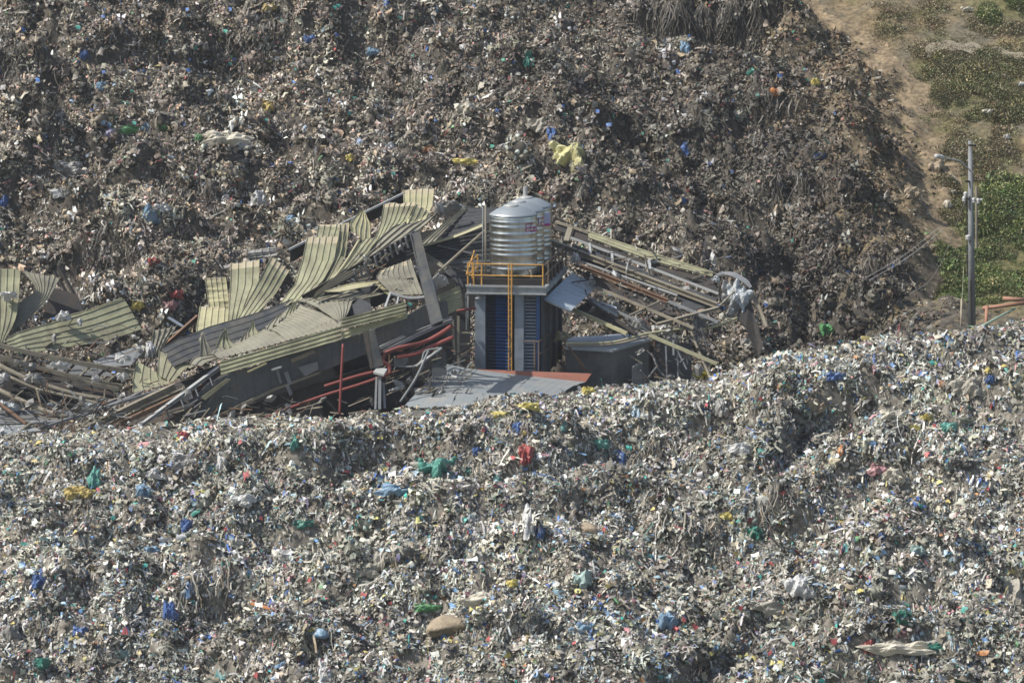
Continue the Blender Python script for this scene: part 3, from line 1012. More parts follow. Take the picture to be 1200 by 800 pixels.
M['column_blue'] = mat('blue grey column paint', (.24, .28, .33), .65, 0, (.15, .15, .15), 1.6, .75, fine=.1)
M['louvre'] = mat('dark blue louvre slat', (.035, .05, .075), .5, 0, (.025, .03, .04), 1.2, .5)
M['louvre_grey'] = mat('grey steel louvre slat', (.27, .30, .34), .4, .1, (.15, .17, .2), 1.2, .4)
M['blue_door'] = mat('bright blue shutter paint', (.02, .075, .21), .45, 0, (.015, .045, .13), 1.2, .5)
M['side_wall'] = mat('dark ribbed side wall', (.10, .11, .125), .6, 0, (.06, .065, .07), 1.2, .5)
M['awning'] = mat('pale blue grey sheet', (.36, .41, .45), .45, .1, (.28, .31, .33), 1.0, .5, fine=.1)
M['roof_slate'] = mat('blue grey roofing', (.20, .225, .24), .6, 0, (.27, .255, .225), .9, .6, fine=.12)
M['brick_red'] = mat('brick red flashing', (.27, .11, .075), .6, 0, (.18, .09, .07), 1.5, .6)
M['black'] = mat('dark hollow', (.02, .02, .02), .9)
M['magenta'] = mat('magenta print', (.42, .06, .24), .5, 0, (.34, .05, .2), 3, .4)
M['white'] = mat('white print', (.72, .70, .74), .5, 0, (.6, .58, .62), 3, .4)
M['lilac'] = mat('lilac sign board', (.45, .45, .62), .5, 0, (.40, .40, .55), 2, .4)
M['wood_dry'] = mat('dry timber', (.33, .29, .22), .8, 0, (.22, .18, .14), 3, .6)


def film(name, c, c2=None, rough=.35):
    return mat(name, c, rough, 0, c2 or tuple(x * .55 for x in c), 3.5, .6, bump=.6, bscale=14)


M['film_white'] = film('white plastic film', (.52, .52, .51))
M['film_clear'] = film('silvery plastic film', (.44, .47, .48), (.16, .17, .17), .2)
M['film_grey'] = film('grey plastic film', (.27, .265, .25))


def steel():
    m, t, b = new_mat('polished stainless steel')
    N, L = t.nodes, t.links
    b.inputs['Metallic'].default_value = 1
    tc = N.new('ShaderNodeTexCoord')
    mp = N.new('ShaderNodeMapping'); mp.inputs['Scale'].default_value = (1.2, 1.2, .25)
    L.new(tc.outputs['Object'], mp.inputs[0])
    n = N.new('ShaderNodeTexNoise'); n.inputs['Scale'].default_value = 2.2; n.inputs['Detail'].default_value = 5
    L.new(mp.outputs[0], n.inputs[0])
    r = N.new('ShaderNodeMapRange'); r.inputs[3].default_value = .22; r.inputs[4].default_value = .4
    L.new(n.outputs[0], r.inputs[0]); L.new(r.outputs[0], b.inputs['Roughness'])
    rc = N.new('ShaderNodeValToRGB')
    rc.color_ramp.elements[0].color = (.40, .42, .43, 1); rc.color_ramp.elements[0].position = .35
    rc.color_ramp.elements[1].color = (.56, .59, .60, 1); rc.color_ramp.elements[1].position = .6
    L.new(n.outputs[0], rc.inputs[0]); L.new(rc.outputs[0], b.inputs['Base Color'])
    return m


M['steel'] = steel()
M['steel_dome'] = mat('dull steel dome', (.34, .37, .38), .45, .55, (.36, .39, .40), 2, .5, fine=.08)


# ================================================================ SHEET METAL
def polyline(pts, n):
    pts = [Vector(p) for p in pts]
    L = [0]
    for a, b in zip(pts, pts[1:]): L.append(L[-1] + max((b - a).length, 1e-4))
    out = []
    for i in range(n):
        t = L[-1] * i / (n - 1)
        j = 0
        while j < len(pts) - 2 and t > L[j + 1]: j += 1
        out.append(pts[j].lerp(pts[j + 1], min(1, (t - L[j]) / (L[j + 1] - L[j]))))
    return out


def ribbed(name, A, B, ribs, m, parent=None, h=.042, nv=14, thick=.03, crumple=.05, torn=.0, seed=1, flip=False, rib_w=.13, back='under', edge=None, arch=0.0):
    """ribbed metal sheet stretched between the side lines A and B; ribs run along those lines"""
    r = random.Random(seed)
    sp_ = polyline if torn else spline
    a, b = sp_(A, nv), sp_(B, nv)
    us, hs = [], []
    for i in range(ribs + 1):
        c = i / ribs
        w = .5 / ribs * rib_w * 2
        if i == 0: q = [(0, 1), (w * .6, 1), (w, 0)]
        elif i == ribs: q = [(1 - w, 0), (1 - w * .6, 1), (1, 1)]
        else: q = [(c - w, 0), (c - w * .45, 1), (c + w * .45, 1), (c + w, 0)]
        for u, hh in q: us.append(u); hs.append(hh)
    nu = len(us)
    te = [r.uniform(-torn, torn) for _ in range(ribs + 2)]
    top = []
    ph = r.uniform(0, 9)
    for j in range(nv):
        row = []
        for i in range(nu):
            p = a[j].lerp(b[j], us[i])
            jn = min(j + 1, nv - 1); jp = max(j - 1, 0)
            dv = a[jn].lerp(b[jn], us[i]) - a[jp].lerp(b[jp], us[i])
            du = b[j] - a[j]
            n = dv.cross(du)
            if n.length < 1e-6: n = Vector((0, -1, 0))
            n.normalize()
            if (n.y > 0) != flip: n = -n
            cr = crumple * .55 * (math.sin(2.1 * us[i] + j * .55 + ph) + .5 * math.sin(j * 2.3 + us[i] * 3 + ph * 2) + (.9 if (j + seed) % 5 == 0 else 0))
            o = n * (hs[i] * h + cr + arch * math.sin(math.pi * us[i]))
            q = p + o
            if torn and j == nv - 1: q = q + dv.normalized() * te[int(us[i] * ribs)]
            if torn and j == 0: q = q - dv.normalized() * te[int(us[i] * ribs + .5)] * .6
            row.append((q, n))
        top.append(row)
    V = [q for row in top for q, n in row] + [q - n * thick for row in top for q, n in row]
    K = nv * nu
    F, MI = [], []
    up = None
    for j in range(nv - 1):
        for i in range(nu - 1):
            k = j * nu + i
            F.append((k, k + 1, k + nu + 1, k + nu)); MI.append(2 if torn and j == 0 and r.random() < .75 else 0)
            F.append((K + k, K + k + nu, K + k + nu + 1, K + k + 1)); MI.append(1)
    for j in range(nv - 1):
        for i in (0, nu - 1):
            k = j * nu + i
            F.append((k, k + nu, K + k + nu, K + k)); MI.append(0)
    for i in range(nu - 1):
        for j in (0, nv - 1):
            k = j * nu + i
            F.append((k, k + 1, K + k + 1, K + k)); MI.append(0)
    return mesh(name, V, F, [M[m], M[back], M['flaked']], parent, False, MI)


def loose_sheet(name, A, B, ribs, m, label, **k):
    cat = k.pop('cat', 'roof sheet'); grp = k.pop('group', None)
    o = ribbed(name, A, B, ribs, m, **k)
    return tag(o, label, cat, grp)


def beam(name, a, b, w, h, m, label=None, parent=None, kind='I', cat='beam', group=None, t=.04, up=None, bend=None, seg=9):
    mb = MB()
    pts = [a, b] if bend is None else spline([a] + bend + [b], seg)
    for p, q in zip(pts, pts[1:]):
        if kind == 'I': mb.channel(p, q, w, h, t, up)
        elif kind == 'pipe': pass
        else: mb.bar(p, q, w, h, up)
    if kind == 'pipe':
        mb.tube(spline(pts, max(2, len(pts))) if bend is None else pts, w / 2, 8)
    o = mb.build(name, M[m], parent, kind == 'pipe')
    if label: tag(o, label, cat, group)
    return o


def pipe(name, pts, r, m, label=None, parent=None, cat='pipe', group=None, n=8, seg=None):
    mb = MB()
    pts = spline(pts, seg or (2 if len(pts) == 2 else 5 * len(pts)))
    mb.tube(pts, r, n)
    o = mb.build(name, M[m], parent, True)
    if label: tag(o, label, cat, group)
    return o


def plate(name, pts, t, m, label=None, parent=None, cat='panel', group=None, mats=None):
    pts = [Vector(p) for p in pts]
    n = (pts[1] - pts[0]).cross(pts[2] - pts[0])
    if n.y > 0: n = -n
    mb = MB()
    mb.slab(pts, n, t)
    o = mb.build(name, M[m], parent)
    if label: tag(o, label, cat, group)
    return o


def crumpled(name, c, w, h, m, label=None, cat='plastic sheet', parent=None, seed=0, nx=12, ny=10, depth=.35, normal=None, ragged=.25, group=None, down=None, fold=1.0):
    """a crumpled piece of film or cloth, w by h metres"""
    r = np.random.default_rng(seed)
    n = np.array(normal if normal is not None else (0, -.7, .7), float); n /= np.linalg.norm(n)
    dn = np.array(down if down is not None else (0, 0, -1), float)
    dn -= n * (dn @ n); dn /= np.linalg.norm(dn)
    sd = np.cross(dn, n)
    u = np.linspace(-1, 1, nx); v = np.linspace(-1, 1, ny)
    U, V_ = np.meshgrid(u, v)
    U, V_ = U.ravel(), V_.ravel()
    # squircle mapping with ragged outline
    R = np.sqrt(U ** 2 + V_ ** 2)
    mx = np.maximum(np.abs(U), np.abs(V_))
    k = np.where(R > 0, mx / np.maximum(R, 1e-6), 1) ** .7
    a = np.arctan2(V_, U)
    o = seed * 1.7
    k = k * (1 + ragged * np.sin(a * 3 + o) * .5 + ragged * np.sin(a * 5 + o * 2) * .45 + ragged * np.sin(a * 9 + o * 3) * .35)
    x = U * k * w / 2; y = V_ * k * h / 2
    f = depth * (fold * .5 * np.sin(x / w * 11 + y / h * 2.5 + o) * .5 + vn(x / w * 5 + o, y / h * 4, seed + 5) * 1.5 + vn(x / w * 11 + o, y / h * 9, seed + 6) * .8)
    f += depth * 1.1 * (1 - mx ** 2)
    f -= depth * .4 * mx ** 4
    Pn = np.array(c)[None] + sd[None] * x[:, None] + dn[None] * y[:, None] + n[None] * f[:, None]
    F = []
    for j in range(ny - 1):
        for i in range(nx - 1):
            q = j * nx + i
            F.append((q, q + 1, q + nx + 1, q + nx))
    # thickness
    th = .012
    V2 = Pn - n[None] * th
    K = len(Pn)
    F2 = [(K + p[0], K + p[3], K + p[2], K + p[1]) for p in F]
    rim = []
    for i in range(nx - 1):
        rim.append((i, i + 1, K + i + 1, K + i))
        q = (ny - 1) * nx + i; rim.append((q, q + 1, K + q + 1, K + q))
    for j in range(ny - 1):
        q = j * nx; rim.append((q, q + nx, K + q + nx, K + q))
        q = j * nx + nx - 1; rim.append((q, q + nx, K + q + nx, K + q))
    ob = mesh(name, np.concatenate([Pn, V2]), F + F2 + rim, M[m] if isinstance(m, str) else m, parent, False)
    if label: tag(ob, label, cat, group)
    return ob


def sack(name, c, w, h, d, m, label, cat='sack', seed=0, tilt=0.0, neck=True, group=None):
    """a stuffed bag: lumpy body, gathered end"""
    r = np.random.default_rng(seed)
    n1, n2 = 16, 11
    V = []
    ct, st = math.cos(tilt), math.sin(tilt)
    for i in range(n2):
        t = i / (n2 - 1)
        th = math.pi * t
        for j in range(n1):
            ph = 2 * math.pi * j / n1
            rr = math.sin(th) ** .75
            if neck and t > .8: rr = max(rr * .6, .16)
            f = 1 + .45 * float(vn(np.array([math.cos(ph) * 1.5 + t * 3 + seed]), np.array([math.sin(ph) * 1.5 + t * 2]), seed)[0]) * 2 + .10 * math.sin(ph * 5 + t * 7 + seed) + .22 * float(vn(np.array([ph * 2.5 + seed * 3.1]), np.array([t * 8.0]), seed + 9)[0]) * 2
            x = -math.cos(th) * w / 2 * (1.12 if neck and t > .8 else 1)
            y = math.cos(ph) * rr * d / 2 * f
            z = math.sin(ph) * rr * h / 2 * f + (-.12 * h * math.cos(2 * math.pi * t))
            V.append((c[0] + x * ct - z * st, c[1] + y, c[2] + x * st + z * ct))
    F = [(i * n1 + j, i * n1 + (j + 1) % n1, (i + 1) * n1 + (j + 1) % n1, (i + 1) * n1 + j) for i in range(n2 - 1) for j in range(n1)]
    F += [tuple(range(n1 - 1, -1, -1)), tuple((n2 - 1) * n1 + j for j in range(n1))]
    o = mesh(name, V, F, M[m] if isinstance(m, str) else m, None, True)
    return tag(o, label, cat, group)

# ================================================================ THE TOWER WITH THE WATER TANKS
TH = math.radians(-7.7)
ca, sa = math.cos(TH), math.sin(TH)          # local x (front edge) and y (depth) of the tower
T0 = P(547, 343, -0.2)                       # front left corner, underside of the deck
TW, TL = 3.85, 8.6


def T(x, y, z):
    """tower coordinates: x to the right along the front, y to the back, z up from the deck's underside"""
    # rotated so that the depth axis leans to the right
    return Vector((T0.x + x * math.cos(TH * .25) - y * math.sin(TH), T0.y + x * math.sin(TH * .25) + y * math.cos(TH), T0.z + z - x * .012))


def tb(mb, x0, x1, y0, y1, z0, z1, m=0):
    v = [T(x, y, z) for z in (z0, z1) for x, y in ((x0, y0), (x1, y0), (x1, y1), (x0, y1))]
    return mb.add(v, [(0, 3, 2, 1), (4, 5, 6, 7), (0, 1, 5, 4), (1, 2, 6, 5), (2, 3, 7, 6), (3, 0, 4, 7)], m)


tower = thing('water_tower', T(TW / 2, 1, -3.9), 'blue grey tower with louvred front and orange railed deck carrying the steel tanks', 'tower')
mb = MB(); tb(mb, 0, TW, 0, TL, 0, .30); mb.build('deck', M['concrete'], tower)
mb = MB(); tb(mb, -.05, TW + .05, -.06, -.002, .30, .40); tb(mb, -.03, TW + .03, -.05, -.003, -.05, .02); mb.build('deck_edge', M['steel_pale'], tower)
mb = MB()
for i in range(9):
    tb(mb, .12, TW - .12, .5 + i * .9, .68 + i * .9, .301, .64)
mb.build('tank_stand', M['steel_dark'], tower)
ZB = -4.3
# columns
xl, x2, xr = .42, 2.35, 3.62
for x0, x1, y0, y1 in ((.34, .84, .35, .85), (2.28, 2.72, .35, .85)):
    mb = MB(); tb(mb, x0, x1, y0, y1, ZB, -.002); mb.build('column', M['column_blue'], tower)
for y0 in (2.6, 4.9, 7.2):
    mb = MB(); tb(mb, xr - .12, xr + .12, y0, y0 + .4, ZB, -.002); mb.build('column', M['side_wall'], tower)
mb = MB(); tb(mb, .44, 3.5, 1.0, 1.06, ZB, -.003); mb.build('back_panel', M['black'], tower)
mb = MB(); tb(mb, .44, .50, 1.07, 8.0, ZB, -.003); mb.build('side_wall', M['side_wall'], tower)
mb = MB(); tb(mb, 3.5, 3.56, .9, 8.0, ZB, -.003)
for i in range(16): tb(mb, 3.56, 3.62, 1.0 + i * .44, 1.16 + i * .44, ZB, -.01)
mb.build('side_wall', M['side_wall'], tower)
# left bay: louvre slats, the right half of them bright blue
ns = 24
for i in range(ns):
    z = ZB + .25 + i * (3.95 / ns)
    for (x0, x1, m) in ((.85, 1.30, 'louvre'), (1.31, 2.04, 'blue_door')):
        mb = MB()
        a, b = T(x0, .62, z), T(x1, .62, z)
        c, d = T(x1, .72, z + .105), T(x0, .72, z + .105)
        mb.slab([a, b, c, d], Vector((0, -1, .7)), .018)
        mb.build('louvre_slat', M[m], tower)
mb = MB(); tb(mb, .85, 2.17, .75, .80, ZB, -.01); mb.build('shutter_back', M['black'], tower)
# right bay: grey slats and the blue strip
for i in range(ns):
    z = ZB + .25 + i * (3.95 / ns)
    mb = MB()
    a, b = T(2.73, .62, z), T(3.30, .62, z)
    c, d = T(3.30, .70, z + .09), T(2.73, .70, z + .09)
    mb.slab([a, b, c, d], Vector((0, -1, .7)), .018)
    mb.build('louvre_slat', M['louvre_grey'], tower)
mb = MB(); tb(mb, 3.31, 3.48, .55, .70, ZB, -.02); mb.build('blue_post', M['blue_door'], tower)
# railing: posts and rails
def rail_set(name, m, segs, posts, r=.035):
    rl = mesh(name, [], [], [M[m]], tower)
    mb = MB()
    for k, (p, q) in enumerate(segs):
        mb.tube([p, q], r, 6)
    rr = mb
    # the rails form the railing itself; each post is a piece of it
    rl.data = bpy.data.meshes.new(name)
    rl.data.from_pydata([tuple(v) for v in rr.V], [], rr.F); rl.data.materials.append(M[m])
    for p, q in posts:
        m2 = MB(); m2.tube([p, q], r * 1.05, 6)
        o = m2.build('post', M[m], None)
        o.parent = rl
        o.location = (0, 0, 0)
    return rl


e = .05
rail_set('railing', 'orange_rail', [(T(e, e, 1.42), T(TW * .965, e, 1.42)), (T(e, e, .86), T(TW * .965, e, .86)), (T(e, e, 1.42), T(e, 3.4, 1.42)), (T(e, e, .86), T(e, 3.4, .86)),
                                    (T(.0, -.1, .9), T(.0, 2.6, 1.75))],
         [(T(x, e, .3), T(x, e, 1.46)) for x in (e, .33, .72, TW * .57, TW * .962)] + [(T(e, y, .3), T(e, y, 1.46)) for y in (1.6, 3.4)])
rail_set('railing', 'brown_rail', [(T(TW - e, y0, z), T(TW - e, y1, z)) for z in (1.42, .9) for y0, y1 in ((.05, 4.2), (4.2, TL - e))] + [(T(TW - e, TL - .05, z), T(TW * .6, TL - .05, z)) for z in (1.42, .9)],
         [(T(TW - e, y, .3), T(TW - e, y, 1.46)) for y in (1.4, 2.8, 4.2, 5.6, 7.0, TL - .1)], .04)
# tall orange ladder post in front
mb = MB()
for x in (2.06, 2.20): mb.tube([T(x, -.12, -4.6), T(x, -.12, 1.5)], .032, 6)
ld = mb.build('ladder', M['orange_rail'], tower)
for i in range(20):
    m2 = MB(); m2.tube([T(2.06, -.12, -4.4 + i * .3), T(2.20, -.12, -4.4 + i * .3)], .018, 5)
    o = m2.build('rung', M['orange_rail'], None); o.parent = ld
# bracket lamp under the deck and the thin drop pipe on the left
mb = MB(); mb.lathe(T(.52, .1, -.28), [(.03, .28), (.04, .12), (.15, .05), (.16, 0), (.02, -.02)], 12); mb.build('bracket_lamp', M['steel_pale'], tower)
pipe('drain_pipe', [T(.06, .02, 0), T(.06, .02, -1.9)], .03, 'steel_grey', parent=tower)
pipe('standpipe', [T(.75, 1.2, .3), T(.75, 1.2, 4.2)], .05, 'steel_tan', parent=tower)
pipe('standpipe', [T(.62, 1.2, .3), T(.62, 1.2, 4.1)], .03, 'steel_grey', parent=tower)
# low brown railing by the right bay
rail_set('landing_railing', 'brown_rail', [(T(2.75, .05, -2.35), T(3.5, .05, -2.35)), (T(3.5, .05, -2.35), T(3.75, 2.6, -2.3)), (T(3.5, .05, -3.0), T(3.75, 2.6, -2.95))],
         [(T(3.3, .05, -4.3), T(3.3, .05, -2.3)), (T(3.5, .05, -4.3), T(3.5, .05, -2.3)), (T(3.75, 2.6, -4.3), T(3.75, 2.6, -2.25)), (T(3.62, 1.3, -4.3), T(3.62, 1.3, -2.28))], .035)
# awning sheet slung from the right side
c7 = crop(530, 310, 5.717)
ribbed('awning', [c7(800, 55, 7.0), c7(975, 140, 6.4)], [c7(612, 232, .6), c7(792, 312, .2)], 9, 'awning', tower, h=.03, nv=8, crumple=.02, thick=.04, rib_w=.12)
pipe('awning_edge', [c7(612, 234, .58), c7(792, 316, .18)], .05, 'steel_pale', parent=tower)
pipe('hanging_wire', [T(.06, .02, 0), T(.06, .1, .4)], .012, 'steel_grey', parent=tower)

# ---- tanks
RT, HT = 1.17, 2.85
prof = [(RT * .98, 0)]
beads = [.30, .52, .98, 1.22, 1.42, 1.68, 2.02, 2.36, 2.60]
z = 0.03
prof += [(RT, .03)]
for bz in beads:
    prof += [(RT, bz - .05), (RT + .012, bz - .028), (RT + .018, bz), (RT + .012, bz + .028), (RT, bz + .05)]
    prof += [(RT - .006, bz + .11)]
prof += [(RT, HT - .04), (RT * .985, HT)]
dome = [(RT * .985, 0), (RT * 1.015, .012), (RT * 1.015, .05), (RT * .93, .12), (RT * .74, .27), (RT * .52, .39), (RT * .38, .44), (RT * .30, .455), (.0001, .46)]


def glyphs(parent, cx, cy, cz, R, specs, mname, lift=.02):
    """flat print wrapped on the tank: rectangles given in (angle metres, height metres)"""
    mb = MB()
    for (s0, z0, s1, z1) in specs:
        n = max(1, int(abs(s1 - s0) / .12))
        for q in range(n):
            a0 = -math.pi / 2 + (s0 + (s1 - s0) * q / n) / R
            a1 = -math.pi / 2 + (s0 + (s1 - s0) * (q + 1) / n) / R
            v = [(cx + (R + lift) * math.cos(a), cy + (R + lift) * math.sin(a), cz + zz) for a, zz in ((a0, z0), (a1, z0), (a1, z1), (a0, z1))]
            mb.add(v, [(0, 1, 2, 3)])
    return mb.build('brand_print' if mname == 'magenta' else 'white_lettering', M[mname], parent)


tl = ['nearest of the three stainless steel water tanks, its whole ringed body in view', 'middle stainless steel water tank, half hidden behind the nearest tank',
      'rearmost stainless steel water tank with a lilac board and a pipe on top']
pos = [T(1.98, 2.2, .74), T(2.02, 4.6, .68), T(2.08, 7.05, .62)]
for i, c in enumerate(pos):
    tk = thing('water_tank', c, tl[i], 'water tank', 'steel water tanks on the tower')
    mb = MB(); mb.lathe(c, prof, 64); mb.build('tank_body', M['steel'], tk, True)
    mb = MB(); mb.lathe(c + Vector((0, 0, HT)), dome, 64); mb.build('dome', M['steel_dome'], tk, True)
    mb = MB(); mb.lathe(c + Vector((-.1, -.1, HT + .43)), [(.36, 0), (.36, .06), (.33, .09), (.12, .12), (.0001, .13)], 24); mb.build('lid', M['steel_pale'], tk, True)
    mb = MB(); mb.lathe(c - Vector((0, 0, .14)), [(RT * .93, 0), (RT * .95, .13)], 40); mb.build('base_ring', M['steel_dark'], tk)
    mb = MB(); mb.tube([c + Vector((.75, -RT * .80, .25)), c + Vector((.86, -RT * .95, .22)), c + Vector((.9, -RT, -.1))], .05, 8); mb.build('outlet_pipe', M['steel_tan'], tk)
    if i == 0:
        g = [(.62, 2.12, .93, 2.15), (.62, 2.12, .65, 2.53), (.62, 2.50, .93, 2.53), (.76, 2.30, 1.55, 2.335), (.62, 2.31, .78, 2.34), (.90, 2.12, .93, 2.53), (.98, 2.10, 1.55, 2.17),
             (.98, 2.47, 1.15, 2.51), (1.18, 2.22, 1.5, 2.28), (.66, 2.20, .72, 2.26), (.80, 2.20, .86, 2.25), (.68, 2.40, .74, 2.45), (.82, 2.38, .87, 2.42)]
        g2 = [(.69, 2.38, .72, 2.47), (.67, 2.42, .76, 2.44), (.80, 2.36, .83, 2.48), (.84, 2.43, .89, 2.48), (.79, 2.16, .82, 2.29), (.69, 2.17, .72, 2.28), (.98, 2.36, 1.02, 2.46), (1.02, 2.42, 1.10, 2.46),
              (1.16, 2.36, 1.24, 2.40), (1.28, 2.38, 1.36, 2.42), (1.0, 2.18, 1.05, 2.30), (1.18, 2.19, 1.26, 2.23), (1.3, 2.20, 1.4, 2.24)]
        glyphs(tk, c.x, c.y, c.z, RT + .02, g, 'magenta', .015); glyphs(tk, c.x, c.y, c.z, RT + .02, g2, 'white', .02)
    if i == 1:
        g = [(.98, 2.55, 1.55, 2.60), (1.0, 2.15, 1.05, 2.55), (1.2, 2.15, 1.5, 2.20), (1.1, 2.32, 1.5, 2.36)]
        g2 = [(1.0, 2.40, 1.12, 2.53), (1.02, 2.22, 1.06, 2.38), (1.22, 2.38, 1.36, 2.43), (1.22, 2.24, 1.4, 2.29)]
        glyphs(tk, c.x, c.y, c.z, RT + .02, g, 'magenta', .015); glyphs(tk, c.x, c.y, c.z, RT + .02, g2, 'white', .02)
    if i == 2:
        mb = MB(); a = c + Vector((RT * .42, -RT * .72 - .05, 2.0)); mb.box(a + Vector((.34, 0, .30)), .56, .05, .62, .5); mb.build('sign_board', M['lilac'], tk)
        mb = MB(); mb.box(a + Vector((.355, -.035, .04)), .56, .02, .12, .5); mb.build('sign_band', M['magenta'], tk)
        mb = MB(); mb.tube([c + Vector((-.15, 0, HT + .5)), c + Vector((-.15, 0, HT + 1.0))], .11, 10); mb.build('vent_pipe', M['steel_pale'], tk)

# ---- low roof in front of the tower, its brick red verge, and the dark block to the right
c5 = crop(420, 330, 4.444)
low = thing('low_roof', c5(760, 500, -2), 'low blue grey roof with brick red edge half buried in front of the tower', 'roof')
A = [c5(470, 432, -1.0), c5(300, 560, -4.4), c5(180, 640, -6.8)]
B = [c5(1190, 512, -1.0), c5(1000, 600, -4.6), c5(900, 690, -8.2)]
F0 = []
rows = [((462, 430, -1.2), (620, 458, -1.2), (900, 492, -1.2), (1185, 518, -1.2)),
        ((400, 475, -2.6), (560, 505, -2.8), (860, 530, -3.0), (1090, 560, -3.2)),
        ((320, 560, -4.6), (520, 570, -5.0), (800, 590, -5.4), (1000, 620, -5.8)),
        ((230, 660, -7.0), (480, 650, -7.6), (760, 660, -8.4), (960, 690, -8.8))]
for j in range(3):
    for i in range(3):
        q = [c5(*rows[j][i]), c5(*rows[j][i + 1]), c5(*rows[j + 1][i + 1]), c5(*rows[j + 1][i])]
        if i < 2: q = [q[0], q[1] + (q[0] - q[1]) * .008, q[2] + (q[3] - q[2]) * .008, q[3]]
        # two triangles' worth of bent sheet: ribs run down the slope
        ribbed('roof_sheet', [q[0], q[3]], [q[1], q[2]], 6, 'roof_slate', low, h=.006, nv=7, crumple=.05, thick=.03, seed=i * 3 + j, rib_w=.05)
mb = MB()
vt = [c5(600, 455, -.95), c5(900, 466, -.95), c5(1215, 478, -.95)]
vb = [c5(620, 468, -1.25), c5(900, 500, -1.25), c5(1185, 522, -1.25)]
for i in range(2):
    plate('verge_board', [vb[i], vb[i + 1] + (vb[i] - vb[i + 1]) * .004, vt[i + 1] + (vt[i] - vt[i + 1]) * .004, vt[i]], .06, 'brick_red', parent=low)
plate('torn_flap', [c5(310, 565, -4.9), c5(440, 545, -4.9), c5(425, 590, -5.3), c5(300, 610, -5.3)], .03, 'wall_slate', parent=low)
plate('white_patch', [c5(480, 482, -2.75), c5(515, 492, -2.9), c5(510, 500, -3.0), c5(484, 492, -2.9)], .03, 'film_white', parent=low)

c8 = crop(640, 240, 3.637)
blk = thing('annex_block', c8(280, 720, 3), 'dark grey concrete annex with a pale top standing right of the tower', 'building')
tp = [c8(85, 600, 2.2), c8(285, 630, 1.0), c8(440, 578, 3.6), c8(370, 560, 6.0), c8(120, 585, 5.0)]
tp = [tp[0], c8(285, 612, 1.2), c8(440, 572, 4.2), c8(350, 588, 8.0), c8(90, 590, 8.0)]
plate('roof_slab', [c8(80, 606, 2.0), c8(283, 618, 1.4), c8(445, 572, 4.2), c8(400, 545, 9.5), c8(80, 565, 9.5)], .12, 'awning', parent=blk)
for a, b, m in ((c8(84, 606, 2.1), c8(280, 616, 1.5), 'concrete_dark'), (c8(280, 616, 1.5), c8(438, 576, 4.2), 'annex_wall_lit')):
    mb = MB()
    dn = Vector((0, 0, -4.6))
    mb.slab([a + Vector((0, .02, -.13)), b + Vector((0, .02, -.13)), b + dn, a + dn], (0, 1, 0), -.2)
    mb.build('wall', M[m], blk)
plate('door_leaf', [c8(370, 690, 1.9), c8(410, 665, 2.6), c8(410, 780, 2.6), c8(370, 790, 1.9)], .06, 'concrete', parent=blk)
mb = MB(); mb.bar(c8(470, 600, 4.5), c8(470, 780, 4.5), .35, .35); mb.build('pillar', M['concrete_dark'], blk)
plate('dark_rear_wall', [c8(440, 580, 4.4), c8(620, 590, 7.0), c8(620, 790, 7.0), c8(440, 790, 4.4)], .2, 'concrete_dark', parent=blk)
for k, (a, b) in enumerate((((90, 600), (180, 710)), ((80, 575), (165, 710)))):
    pipe('leaning_rod', [c8(a[0], a[1], .8), c8(b[0], b[1], .2)], .035, 'rust', ['rusty rod leaning right of the tower, the longer front one', 'rusty rod leaning right of the tower, the one behind'][k], cat='rod', group='rusty rods beside the tower')

# ================================================================ THE COLLAPSED SHED LEFT OF THE TOWER
c1 = crop(0, 290, 3.637)
c2 = crop(130, 200, 3.637)
c3 = crop(200, 340, 4.444)
c4 = crop(340, 200, 4.0)
n1 = crop(200, 280, 6.667)
n2 = crop(320, 280, 6.667)
n3 = crop(410, 210, 6.667)
n4 = crop(100, 370, 6.667)
n5 = crop(400, 350, 6.667)
n6 = crop(0, 390, 6.667)

shed = thing('collapsed_shed', c3(560, 600, -4), 'collapsed metal shed with crushed olive roof and slate blue wall left of the tower', 'shed')
# big crushed roof plane: three sheets side by side, ribs run from the eave up to the break
ribbed('roof_sheet', [n2(560, 605, -3.2), n2(640, 470, -.4), n2(800, 400, .6), n2(900, 370, 1.4)], [c3(620, 262, -4.6), c3(560, 190, -2.2), c3(500, 196, -1.4), c3(500, 190, -1.0)], 12, 'sheet_grey', shed, h=.05, nv=12, crumple=.07, seed=2, rib_w=.16)
ribbed('roof_sheet', [c3(890, 183, -4.3), c3(800, 130, -2.6), c3(720, 100, -1.2), c3(650, 60, -.2)], [c3(600, 262, -4.7), c3(540, 215, -3.0), c3(500, 205, -1.6), c3(495, 190, -1.2)], 11, 'sheet_grey', shed, h=.05, nv=12, crumple=.06, seed=3, rib_w=.16)
ribbed('roof_sheet', [c3(890, 183, -4.32), c3(930, 110, -2.9), c3(950, 60, -1.4), c3(980, 35, .2)], [c3(890, 183, -4.36), c3(790, 110, -2.4), c3(720, 70, -1.0), c3(650, 55, -.1)], 8, 'sheet_grey', shed, h=.05, nv=12, crumple=.05, seed=4, rib_w=.16)
ribbed('roof_sheet', [c3(602, 263, -4.72), c3(560, 235, -3.4), c3(500, 212, -2.2), c3(480, 205, -1.6)], [c3(250, 362, -5.0), c3(230, 340, -4.2), c3(215, 330, -3.4), c3(200, 325, -3.0)], 12, 'sheet_grey', shed, h=.05, nv=10, crumple=.06, seed=5, rib_w=.16)
ribbed('roof_sheet', [c3(960, 60, -1.2), c3(1050, 40, -.4), c3(1130, 12, .4)], [c3(660, 62, -.3), c3(760, 20, .8), c3(830, -4, 1.5)], 7, 'sheet_grey', shed, h=.05, nv=8, crumple=.05, seed=6)
